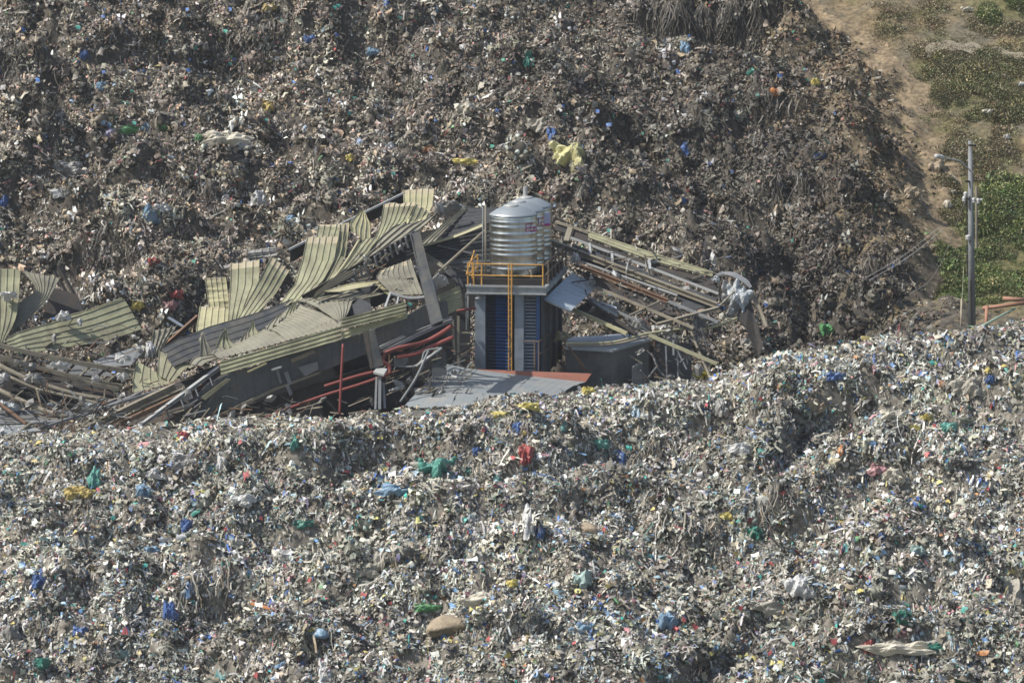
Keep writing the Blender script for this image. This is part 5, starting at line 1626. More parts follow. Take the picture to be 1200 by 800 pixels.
plate('fallen_cladding', [n6(-20, 290, -2.4), n6(200, 350, -2.4), n6(420, 480, -3.2), n6(640, 560, -3.6), n6(400, 590, -3.9), n6(-20, 560, -3.9)], .06, 'black', 'black panel in the hollow of the left heap')  # near-black plate laid in the hollow
for k, (x, y, w, h, m, lb) in enumerate(((260, 350, 1.0, .5, 'film_grey', 'grey film bundle snagged on the rounded purlin'), (20, 350, .6, .5, 'film_white', 'white film lump at the left edge by the rounded purlin'),
                                         (60, 570, 1.1, .6, 'film_clear', 'pale blue film draped in the lower left of the wreck'), (150, 240, .9, .25, 'film_grey', 'torn grey film under the start of the lattice truss'),
                                         (960, 340, .6, .35, 'film_white', 'bright white film at the right end of the lattice truss'), (750, 360, .5, .25, 'film_white', 'small white scrap caught on the bottom chord'),
                                         (880, 610, .6, .4, 'film_white', 'white crumpled film on the timber bundle'), (730, 640, .5, .5, 'film_white', 'frayed white film hanging from the curved grey purlin'),
                                         (960, 200, .8, .4, 'film_white', 'white film strewn on the flat grey panel'), (400, 570, .5, .3, 'film_clear', 'small bluish film bundle in the hollow'), (720, 575, 1.0, .4, 'film_clear', 'pale sheet of film below the slimmer purlin'),
                                         (470, 250, .9, .3, 'film_white', 'yellowish white film behind the lattice truss'))):
    crumpled('plastic_film', n6(x, y, -2.2 - y * .004), w, h, m, lb, 'plastic film', seed=90 + k, nx=9, ny=7, depth=.2)
# bundle of long purlins climbing to the right
for k, (a, b, w, h, m, lb) in enumerate((
        ((330, 790), (745, 590), .30, .30, 'steel_tan', 'thick tan beam at the left of the sloping beam bundle'),
        ((200, 760), (740, 588), .12, .12, 'steel_grey', 'slim grey beam on the upper edge of the sloping bundle'),
        ((470, 770), (860, 590), .22, .22, 'rust', 'brown beam in the middle of the sloping bundle'),
        ((590, 765), (935, 510), .26, .16, 'steel_pale', 'pale grey channel standing out on the sloping bundle'),
        ((640, 790), (1000, 560), .12, .12, 'steel_dark', 'dark thin beam right of the pale grey channel'),
        ((400, 785), (790, 600), .14, .14, 'steel_tan', 'narrow tan beam between the thick one and the brown one'),
        ((120, 790), (520, 640), .16, .14, 'steel_grey', 'grey beam reaching down into the rubbish at lower left'))):
    beam('steel_beam', c1(*a, -6.4 + k * .12), c1(*b, -4.2 + k * .1), w, h, m, lb, kind='I' if k in (0, 3) else 'bar')
for k in range(5):
    x = 640 + k * 62; y = 742 - k * 46
    beam('cleat', c1(x + 20, y + 30, -5.6 + k * .2), c1(x + 8, y - 2, -5.5 + k * .2), .06, .06, 'steel_grey', ['lowest', 'second lowest', 'middle', 'second highest', 'highest'][k] + ' of the five small cleats under the pale channel', kind='bar', cat='cleat', group='cleats under the pale channel')
plate('fallen_cladding', [c1(555, 640, -2.2), c1(745, 580, -2.0), c1(920, 500, -1.6), c1(1000, 530, -2.2), c1(760, 770, -4.2), c1(600, 800, -4.6)], .06, 'steel_dark', 'dark panel beneath the sloping beam bundle')
crumpled('plastic_film', c1(640, 430, -.8), .5, .9, 'film_white', 'white film hanging by the small grey ribbed scrap', 'plastic film', seed=110, nx=8, ny=9, depth=.2)
crumpled('plastic_film', c1(270, 290, .2), .7, .5, 'film_white', 'white rag over the upper edge of the broad olive sheet', 'plastic film', seed=111, nx=8, ny=8, depth=.2)
crumpled('plastic_film', c1(340, 315, .4), .25, .45, 'film_white', 'small white flap on the broad olive sheet', 'plastic film', seed=112, nx=7, ny=7, depth=.12)
crumpled('plastic_film', c1(35, 205, .3), .8, .45, 'film_white', 'white bag lying on the sheet at the left edge', 'plastic film', seed=113, nx=9, ny=8, depth=.25)
for k, (a, b) in enumerate((((250, 80), (350, 260)), ((230, 100), (325, 265)), ((240, 220), (345, 262)))):
    beam('dark_rod', c1(a[0], a[1], 4.5), c1(b[0], b[1], 3.6), .16, .1, 'steel_dark', ['upper dark rod leaning behind the folded sheet', 'second dark rod leaning behind the folded sheet', 'short dark rod lying flat behind the folded sheet'][k], kind='bar', cat='rod')
plate('dark_cladding', [c1(225, 170, 3.4), c1(330, 200, 3.4), c1(360, 280, 2.6), c1(180, 300, 1.6)], .06, 'steel_dark', 'dark bent panel in the hollow behind the folded sheet')


# ---- tangled wire, splinters and scraps caught in the wreck
def tangle(name, regions, seed, label):
    r = random.Random(seed)
    mb = MB()
    mats = ['steel_dark', 'steel_tan', 'rust', 'film_grey', 'steel_grey', 'film_white', 'wood_dry']
    wts = [8, 4, 3, 3, 3, .9, 1.2]
    for (f, x0, y0, x1, y1, Y0, Y1, n, ang) in regions:
        for q in range(n):
            x, y = r.uniform(x0, x1), r.uniform(y0, y1)
            Yv = Y0 + (Y1 - Y0) * (y - y0) / (y1 - y0) + r.uniform(-.5, .2)
            c = f(x, y, Yv)
            m = r.choices(range(7), wts)[0]
            a = math.radians(ang + r.gauss(0, 28)); L = r.uniform(.25, 1.3)
            d = Vector((math.cos(a), r.uniform(-.5, .3), math.sin(a))).normalized() * L / 2
            if m in (3, 5):
                s = r.uniform(.08, .26)
                u = Vector((r.uniform(-1, 1), r.uniform(-.5, .2), r.uniform(-1, 1))).normalized() * s
                v = Vector((r.uniform(-1, 1), r.uniform(-.5, .5), r.uniform(-1, 0))).normalized() * s
                k = Vector((0, -.08, .03))
                P9 = [c - u - v, c - v + k, c + u - v * .8, c - u, c + k * 2, c + u - k, c - u + v * .9, c + v - k, c + u + v]
                mb.add(P9, [(0, 1, 4, 3), (1, 2, 5, 4), (3, 4, 7, 6), (4, 5, 8, 7)], m)
            elif r.random() < .45:
                mid = c + Vector((r.gauss(0, .1), r.gauss(0, .1), r.gauss(-.05, .12)))
                mb.tube([c - d, mid, c + d], r.uniform(.012, .03), 4, m)
            else:
                mb.bar(c - d, c + d, r.uniform(.03, .12), r.uniform(.02, .06), None, m)
    o = mb.build(name, [M[q] for q in mats])
    return tag(o, label, 'debris', None, 'stuff')


tangle('twisted_debris', [(n6, 0, 120, 1000, 420, -1.6, -3.0, 45, -12), (n6, 0, 400, 950, 780, -3.2, -6.4, 75, -18), (c1, 240, 640, 560, 790, -5.4, -6.9, 60, 25), (c1, 180, 330, 640, 470, .6, -1.2, 35, 15)], 1, 'tangled wire, splinters and scraps in the left heap of the wreck')
tangle('twisted_debris', [(c3, 250, 560, 1050, 690, -4.4, -5.8, 60, 18), (c5, 150, 330, 600, 620, -2.8, -5.4, 90, 35), (c1, 560, 560, 1000, 760, -3.6, -6.0, 50, 35), (c4, 300, 330, 640, 560, 1.0, -1.0, 40, 30)], 2, 'tangled wire, splinters and scraps beneath the collapsed shed')

# ================================================================ ROOF FRAME RIGHT OF THE TANKS
fr = thing('roof_skeleton', c8(400, 350, 6), 'skeleton of a fallen roof with parallel purlins right of the tanks', 'roof frame')


def y8(x, y):   # the frame leans back: higher in the picture is farther away
    return 9.5 - (y - 80) * .016 - x * .001


def q8(x, y, d=0):
    return c8(x, y, y8(x, y) + d)


def fb(name, a, b, w, h, m, bend=None, kind='bar', d=0):
    return beam(name, q8(*a, d), q8(*b, d), w, h, m, parent=fr, kind=kind, bend=[q8(*p, d) for p in bend] if bend else None)


ribbed('edge_gutter', [q8(178, 112), q8(430, 200), q8(712, 288)], [q8(182, 142), q8(430, 232), q8(708, 308)], 2, 'olive', fr, h=.06, nv=12, crumple=.02, thick=.06, rib_w=.3)
fb('purlin', (40, 72), (182, 118), .12, .12, 'steel_tan')
fb('purlin', (105, 140), (735, 378), .10, .10, 'steel_pale', d=-.1)
fb('main_beam', (10, 155), (730, 428), .26, .26, 'steel_tan', kind='I', d=-.2)
fb('purlin', (110, 228), (560, 385), .08, .08, 'steel_pale', d=-.3)
fb('main_beam', (120, 250), (520, 410), .20, .20, 'rust', kind='I', d=-.3)
fb('purlin', (520, 410), (735, 500), .12, .12, 'steel_grey', d=-.3)
fb('purlin', (215, 352), (630, 525), .12, .12, 'steel_tan', d=-.4)
fb('purlin', (180, 395), (400, 500), .10, .10, 'steel_grey', d=-.4)
fb('purlin', (170, 405), (385, 550), .14, .12, 'steel_dark', d=-.5)
fb('purlin', (115, 445), (345, 548), .14, .16, 'olive_pale', d=-.5)
fb('purlin', (440, 555), (730, 678), .16, .14, 'olive', d=-.6)
fb('brace', (355, 472), (485, 412), .09, .09, 'steel_tan', d=-.45)
fb('brace', (600, 325), (665, 300), .06, .06, 'steel_tan', d=.1)
fb('brace', (735, 435), (840, 330), .06, .06, 'steel_tan', d=.1)
fb('rafter', (105, 95), (85, 160), .28, .16, 'steel_tan', d=.1)
fb('rafter', (735, 438), (470, 510), .34, .12, 'steel_tan', d=-.25, kind='I')
for (x, y) in ((185, 188), (280, 225), (440, 255)):
    fb('cleat', (x, y - 22), (x + 3, y + 22), .12, .12, 'steel_pale', d=-.15)
def fp(pts, m, d=0, name='roof_panel'):
    return plate(name, [q8(x, y, d) for x, y in pts], .05, m, parent=fr)


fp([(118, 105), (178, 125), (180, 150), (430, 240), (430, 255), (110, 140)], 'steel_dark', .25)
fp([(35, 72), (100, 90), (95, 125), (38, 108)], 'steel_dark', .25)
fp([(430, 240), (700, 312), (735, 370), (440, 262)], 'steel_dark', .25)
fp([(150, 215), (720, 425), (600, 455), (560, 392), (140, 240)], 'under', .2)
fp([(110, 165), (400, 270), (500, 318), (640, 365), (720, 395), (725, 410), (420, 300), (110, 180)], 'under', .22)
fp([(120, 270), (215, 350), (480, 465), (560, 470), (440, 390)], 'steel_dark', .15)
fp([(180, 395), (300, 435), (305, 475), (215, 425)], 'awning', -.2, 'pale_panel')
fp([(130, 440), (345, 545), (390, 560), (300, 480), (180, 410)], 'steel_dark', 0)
# bowed pale straps crossing the front
S2 = lambda pts, r, m, lb, **k: pipe('bowed_strap', [c8(x, y, Y) for x, y, Y in pts], r, m, lb, cat='strap', seg=16, n=6, **k)
S2([(85, 590, .5), (280, 585, 1.0), (430, 548, 1.5), (600, 525, 2.2)], .06, 'olive_pale', 'bowed pale strap across the annex roof, the upper one')
S2([(85, 600, .4), (280, 595, .9), (440, 558, 1.4)], .06, 'steel_tan', 'bowed tan strap across the annex roof, the lower one')
S2([(640, 535, 2.4), (720, 518, 2.8), (815, 482, 3.4)], .07, 'olive_pale', 'pale strap rising to the hanging silvery film')
pipe('frame_post', [c8(610, 520, 2.4), c8(650, 620, 1.6), c8(712, 765, .4)], .07, 'steel_tan', 'tan post slanting down from the roof frame to the yellow flowers', cat='post')
pipe('frame_post', [c8(635, 470, 2.6), c8(640, 540, 2.3)], .08, 'steel_grey', 'short grey post at the corner of the roof frame', cat='post')
plate('bent_gusset', [c8(625, 470, 2.7), c8(690, 465, 2.9), c8(660, 585, 2.2)], .06, 'concrete_dark', 'dark triangular gusset hanging at the corner of the roof frame', cat='gusset')
tangle('twisted_debris', [(c8, 100, 180, 720, 300, 7.6, 5.4, 40, -24), (c8, 140, 300, 700, 560, 5.6, 1.8, 80, -28), (c8, 380, 540, 760, 760, 2.4, .4, 50, -50)], 3, 'tangled wire, splinters and scraps caught in the fallen roof frame')
# curved cap and hanging film at the right end
S('curved_flashing', [c8(712, 305, 5.9), c8(770, 300, 5.4), c8(830, 325, 4.9), c8(868, 355, 4.6)], [c8(740, 288, 6.6), c8(800, 290, 6.2), c8(855, 320, 5.7), c8(875, 350, 5.2)], 2, 'steel_grey', 'curved grey cap at the right end of the fallen roof frame', seed=120, nv=12, crumple=.01, h=.03)
crumpled('hanging_film', c8(815, 400, 4.4), 1.25, 1.75, 'film_clear', 'silvery crumpled film hanging from the right end of the roof frame', 'plastic film', seed=121, nx=16, ny=16, depth=.45, normal=(-.2, -1, .25))
crumpled('hanging_film', c8(768, 380, 4.7), .65, 1.3, 'film_grey', 'brownish folded film hanging beside the silvery one', 'plastic film', seed=122, nx=10, ny=12, depth=.3, normal=(-.3, -1, .2))
crumpled('hanging_film', c8(722, 318, 5.2), .5, .35, 'film_clear', 'small bluish film knot where the gutter meets the grey cap', 'plastic film', seed=123, nx=8, ny=7, depth=.15)
S('bent_flashing', [c8(868, 362, 4.9), c8(900, 440, 4.2), c8(930, 525, 3.6)], [c8(885, 365, 4.9), c8(915, 440, 4.2), c8(945, 515, 3.6)], 1, 'steel_tan', 'bent strip of flashing standing right of the silvery film', seed=124, nv=8, crumple=.02)
plate('bent_flap', [c8(800, 470, 3.8), c8(870, 400, 4.4), c8(925, 600, 3.0), c8(905, 650, 2.7), c8(850, 520, 3.4)], .05, 'steel_dark', 'dark bent flap hanging below the silvery film', cat='flap')
for k, (x, y, Y, w, h, m, lb) in enumerate(((395, 505, 3.0, 1.0, .8, 'film_grey', 'grey film bundle caught low on the roof frame'), (490, 528, 2.4, .95, .6, 'film_white', 'white crumpled film on the lower corner of the roof frame'),
                                            (535, 570, 2.0, .8, .5, 'film_grey', 'greyish film drooping under the lower corner of the frame'), (125, 225, 6.6, .45, .45, 'film_white', 'white film knot at the left end of the thin purlin'),
                                            (515, 418, 3.8, .4, .2, 'film_clear', 'pale scrap on the joint of the rusty beam'), (570, 445, 3.5, .6, .3, 'film_grey', 'grey scrap on the purlin right of the rusty beam'),
                                            (280, 300, 5.6, .7, .3, 'film_grey', 'grey film lying between the upper purlins'), (285, 425, 3.8, .7, .5, 'film_grey', 'dusty film over the pale panel of the roof frame'),
                                            (535, 288, 6.2, .6, .5, 'film_tan', 'tan sack like film wedged between gutter and purlin'), (435, 250, 6.4, .3, .4, 'film_white', 'white scrap hung on the upper purlin'),
                                            (70, 560, 3.0, .9, .6, 'film_tan', 'cream film heap on the annex roof beside the tower'), (590, 240, 8.5, .5, .45, 'film_tan', 'tan bag on the slope above the gutter'))):
    if m == 'film_tan' and 'film_tan' not in M: M['film_tan'] = film('tan plastic film', (.42, .36, .24))
    crumpled('plastic_film', c8(x, y, Y), w, h, m, lb, 'plastic film', seed=130 + k, nx=9, ny=8, depth=.22)
tr2 = thing('broken_stand', c8(450, 720, 1.2), 'broken dark stand of thin legs in the hollow right of the annex', 'stand')
for (a, b) in (((415, 760), (470, 690)), ((470, 690), (540, 770)), ((400, 770), (540, 772)), ((510, 600), (515, 760)), ((560, 620), (600, 700)), ((560, 620), (562, 760))):
    beam('leg', c8(a[0], a[1], 1.4), c8(b[0], b[1], 1.1), .07, .07, 'steel_grey', parent=tr2, kind='bar')

# ================================================================ POLE, WIRES AND ORANGE PIPES ON THE RIGHT
np_ = crop(1080, 150, 3.2)
base = np_(192, 770, 1.0)
base.z -= 1.0
pole = thing('street_lamp_pole', base, 'tall grey concrete pole with a lamp arm and insulators at the right', 'utility pole')
mb = MB(); mb.tube([np_(190, 780, 1.0), np_(182, 48, 1.0)], .19, 12, r2=.10); mb.build('pole', M['steel_grey'], pole, True)
mb = MB(); mb.tube(spline([np_(182, 160, .9), np_(150, 128, .6), np_(110, 116, .3), np_(80, 112, .1)], 10), .035, 8); arm = mb.build('lamp_arm', M['steel_pale'], pole, True)
mb = MB()
a, b = np_(52, 106, -.1), np_(84, 113, .15)
mb.tube(spline([a, a.lerp(b, .5) + Vector((0, 0, .03)), b], 6), .11, 10)
o = mb.build('lamp_head', M['film_white'], pole, True)
for (x, y) in ((175, 200), (188, 65)):
    mb = MB(); mb.tube([np_(x - 12, y, .8), np_(x + 16, y + 1, 1.0)], .05, 8); mb.build('bolt_band', M['steel_dark'], pole)
for (x, y, w) in ((165, 248, .12), (160, 265, .12), (196, 270, .10), (212, 272, .10), (175, 408, .16)):
    mb = MB(); c = np_(x, y, .8); mb.lathe(c - Vector((0, 0, .15)), [(w * .6, 0), (w, .06), (w * .6, .12), (w, .18), (w * .5, .26)], 10); mb.build('insulator', M['film_white'], pole, True)
mb = MB(); mb.bar(np_(158, 262, .85), np_(220, 275, 1.1), .06, .06); mb.build('cross_arm', M['steel_dark'], pole)
mb = MB(); mb.tube([np_(168, 250, .75), np_(172, 560, .74)], .03, 6); mb.build('downpipe', M['steel_dark'], pole)
mb = MB(); mb.tube([np_(184, 570, .68), np_(186, 770, .68)], .05, 6); mb.build('cable_duct', M['steel_dark'], pole)
p2 = thing('thin_post', np_(205, 460, 4), 'thin weathered post standing just right behind the concrete pole', 'post')
mb = MB(); mb.tube([np_(206, 450, 4), np_(206, 220, 4)], .07, 8); mb.build('post', M['steel_tan'], p2)
mb = MB(); mb.tube([np_(207, 272, 3.9), np_(228, 268, 3.9)], .06, 6); mb.build('insulator', M['film_white'], p2)
pipe('thin_post', [np_(150, 640, 3), np_(148, 740, 2.2)], .05, 'wood_dry', 'short wooden stake left of the concrete pole foot', cat='post')


def wire(a, b, sag, r=.013, lb='', m='steel_pale'):
    m_ = a.lerp(b, .5) - Vector((0, 0, sag))
    return pipe('fallen_wire', [a, m_, b], r, m, lb, cat='wire', n=5, seg=14)


c9 = crop(900, 150, 2.963)
wire(c9(690, 240, .9), c9(490, 580, 14), 1.2, lb='slack pale wire from the pole down to the far hill')
wire(c9(600, 340, 17), c9(340, 520, 15), .2, lb='upper of two pale wires lying across the dark slope')
wire(c9(610, 350, 16.5), c9(350, 530, 14.7), .2, lb='lower of two pale wires lying across the dark slope')
wire(c9(668, 690, 6), c9(680, 480, 12), .1, .02, 'thin green stem like wire left of the pole', 'olive')
M['orange_pipe'] = mat('faded orange pipe', (.33, .17, .11), .65, 0, (.24, .16, .12), 1.5, .5)
M['green_pole'] = mat('pale green pole', (.30, .42, .33), .5, 0, (.25, .33, .27), 1.5, .5)
pipe('orange_pipe', [c9(815, 592, 6), c9(900, 597, 6)], .11, 'orange_pipe', 'upper thick faded orange pipe at the right edge')
pipe('orange_pipe', [c9(745, 626, 4), c9(900, 606, 4)], .10, 'orange_pipe', 'lower slimmer orange pipe at the right edge')
pipe('orange_pipe', [c9(760, 618, 3.8), c9(757, 690, 3.0)], .09, 'orange_pipe', 'short upright orange post under the slim orange pipe', cat='post')
pipe('green_pole', [c9(722, 698, 2.2), c9(858, 626, 4.2)], .055, 'green_pole', 'pale green pole propped beside the foot of the concrete pole', cat='pole')
pipe('green_pole', [c9(705, 700, 1.8), c9(760, 702, 1.6)], .05, 'green_pole', 'short green stick lying on the crest by the pole foot', cat='pole')

# ================================================================ VEGETATION ON THE HILLSIDE
def hpt(px, py):
    return hit(px, py)


M['leaf'] = attr_mat('leaves', .6, .3, 3)


def tufts(cols, seed, count, blades, size, tall, rad=.5):
    r = np.random.default_rng(seed)
    out = []
    for c in range(count):
        V, F, PC = [], [], []
        for q in range(blades):
            a, rr = r.uniform(0, 6.283), rad * math.sqrt(r.uniform())
            x, y = rr * math.cos(a), rr * math.sin(a)
            zz = tall * r.uniform(0, 1) * (1 - .5 * (rr / rad) ** 2)
            d = np.array([x * .6, y * .6, .7]) + r.normal(0, .6, 3); d /= np.linalg.norm(d)
            e_ = np.cross(d, r.normal(0, 1, 3)); e_ /= np.linalg.norm(e_)
            s_ = size * r.uniform(.5, 1.6)
            o = np.array([x, y, zz])
            k0 = len(V)
            V += [tuple(o - e_ * s_ * .35), tuple(o + d * s_), tuple(o + e_ * s_ * .35), tuple(o - d * s_ * .7)]
            F.append((k0, k0 + 1, k0 + 2, k0 + 3))
            PC += [np.array(cols[r.integers(0, len(cols))]) * r.uniform(.6, 1.35)] * 4
        me = bpy.data.meshes.new('tuft')
        me.from_pydata(V, [], F)
        me.materials.append(M['clump'])
        at = me.attributes.new('col', 'FLOAT_COLOR', 'POINT')
        at.data.foreach_set('color', np.concatenate([np.array(PC), np.ones((len(PC), 1))], 1).astype(np.float32).ravel())
        out.append(bpy.data.objects.new('tuft', me))
    return out


def greens(name, regions, n, label, seed, variants, scale=1.0, th=-.1, cat='undergrowth'):
    r = np.random.default_rng(seed)
    PX, PY, FA = [], [], []
    for (cx, cy, rx, ry, k) in regions:
        m = int(n * k)
        a = r.uniform(0, 2 * np.pi, m); q = np.sqrt(r.uniform(0, 1, m))
        PX.append(cx + rx * q * np.cos(a)); PY.append(cy + ry * q * np.sin(a)); FA.append(q)
    PX = np.concatenate(PX); PY = np.concatenate(PY); FA = np.concatenate(FA)
    XY = np.array([hit_base(x, y, -.9) for x, y in zip(PX, PY)])
    X, Y = XY[:, 0], XY[:, 1]
    dn = vn(X * .7, Y * .7, seed) + .6 * vn(X * 2.2, Y * 2.2, seed + 1)
    k = (dn - .45 * FA ** 2 > th - .1) & (mask_bg(X, Y) < .55)
    X, Y, dn = X[k], Y[k], dn[k]
    sc = scale * r.uniform(.6, 1.3, len(X)) * np.clip(.8 + dn, .4, 1.4)
    tint = (1 + .7 * vn(X * .9, Y * .9, seed + 4) + .4 * dn)[:, None] * r.uniform(.85, 1.15, (len(X), 3))
    o = clump_field(name, X, Y, variants, sc, tint, seed + 2, label)
    o['category'] = cat
    return o


G1 = tufts([(.09, .125, .035), (.12, .155, .05), (.07, .095, .03), (.18, .185, .075)], 211, 6, 240, .065, .42, .6)
G2 = tufts([(.125, .13, .05), (.16, .15, .07), (.10, .105, .045), (.22, .19, .10)], 212, 6, 220, .07, .25, .7)
G3 = tufts([(.22, .18, .10), (.17, .15, .09), (.14, .13, .07)], 213, 4, 90, .07, .18, .7)
greens('green_shrubs', [(1172, 330, 72, 70, .55), (1135, 340, 34, 56, .25), (1185, 262, 44, 48, .2)], 3000, 'bright green low shrubs on the hillside behind the concrete pole', 201, G1, .95, -.15)
greens('dull_grass', [(1150, 108, 78, 52, .6), (1112, 122, 44, 40, .2), (1170, 80, 52, 24, .2)], 2900, 'dull green grass patch on the hillside below the pale footpath', 202, G2, .85, -.12)
greens('top_shrubs', [(1185, 12, 44, 28, 1)], 600, 'dark green shrubs in the top right corner', 203, G1, 1.0, -.25)
greens('dry_grass', [(1150, 200, 66, 44, .5), (1080, 40, 70, 40, .3), (1150, 40, 60, 20, .2), (1150, 110, 90, 60, .5)], 2200, 'thin dry tufts scattered over the bare tan hillside', 204, G3, .8, -.1)
greens('slope_weeds', [(1122, 262, 14, 32, .6), (1125, 230, 12, 22, .4)], 500, 'green weeds creeping down the gully left of the concrete pole', 205, G2, .8, -.1)
# pale footpath
pts = [(1085, 62), (1110, 54), (1140, 60), (1170, 64), (1215, 72)]
pc = [hpt(*p) for p in pts]
ln = spline(pc, 24)
V, F = [], []
for i, p in enumerate(ln):
    w = .38 + .12 * math.sin(i * 1.3)
    for s in (-1, 0, 1):
        X_, Y_ = p.x, p.y + s * w * 1.3
        V.append((X_, Y_, float(Z(X_, Y_)) + .06))
for i in range(23):
    for j in range(2): F.append((i * 3 + j, (i + 1) * 3 + j, (i + 1) * 3 + j + 1, i * 3 + j + 1))
M['path'] = mat('trodden pale earth', (.25, .22, .165), .95, 0, (.18, .15, .10), 1.5, .6, bump=.4, bscale=8)
o = mesh('footpath', V, F, M['path'], None, True); tag(o, kind='structure')

# ================================================================ SINGLE PIECES OF RUBBISH THAT STAND OUT
def fm(key, c, c2=None, rough=.4):
    if key not in M: M[key] = film(key + ' plastic', c, c2, rough)
    return key


fm('teal', (.10, .28, .23), (.07, .2, .17)); fm('teal_dark', (.04, .17, .13)); fm('blue', (.07, .13, .30)); fm('light_blue', (.20, .31, .42)); fm('pale_teal', (.30, .40, .38))
fm('yellow', (.50, .42, .12), (.36, .3, .1)); fm('pale_yellow', (.50, .47, .24), (.42, .40, .22)); fm('green', (.10, .27, .11)); fm('red', (.30, .07, .065)); fm('pink', (.38, .21, .22))
fm('cream', (.48, .45, .37), (.40, .36, .29)); fm('sack_tan', (.34, .28, .20), (.17, .135, .10), .8); fm('sack_grey', (.36, .34, .29), (.24, .22, .19), .7); fm('orange', (.55, .22, .08))
fm('dark', (.05, .048, .045)); fm('mustard', (.42, .33, .13), None, .7); fm('lilac_film', (.40, .36, .48))


def on(px, py, lift=.2):
    p = hit(px, py)
    return p + Vector((0, -.06, lift))


def put(px, py, w, h, m, label, cat='plastic bag', kind='rag', name=None, tilt=0, seed=None, depth=None):
    """w and h in picture pixels at the place's own distance"""
    p = on(px, py)
    dist = (p.y + 200)
    W_, H_ = 1.25 * w * dist / FPX, 1.3 * h * dist / FPX
    seed = seed if seed is not None else int(px * 7 + py)
    nm = name or cat.replace(' ', '_')
    if kind == 'sack' and not (cat in ('sack', 'tub', 'bottle') and w >= 12) and not cat == 'bottle':
        kind = 'rag'
    if kind == 'sack':
        return sack(nm, p + Vector((0, 0, -.02)), W_ * .9, H_ * .72, max(H_, .3), m, label, cat, seed=seed, tilt=tilt)
    n = (.1 * math.sin(seed), -.75, .65)
    dn = (math.sin(tilt), -.2, -math.cos(tilt))
    if w >= 38 and h >= 24:
        return crumpled(nm, p - Vector((0, 0, .1)), W_ * .9, H_ * .95, m, label, cat, seed=seed, nx=22, ny=18, depth=.55, normal=n, down=dn, ragged=.4, fold=1.6)
    return crumpled(nm, p, W_, H_, m, label, cat, seed=seed, nx=10 if w < 25 else 14, ny=9 if w < 25 else 12, depth=depth or max(.1, min(W_, H_) * .32), normal=n, down=dn)


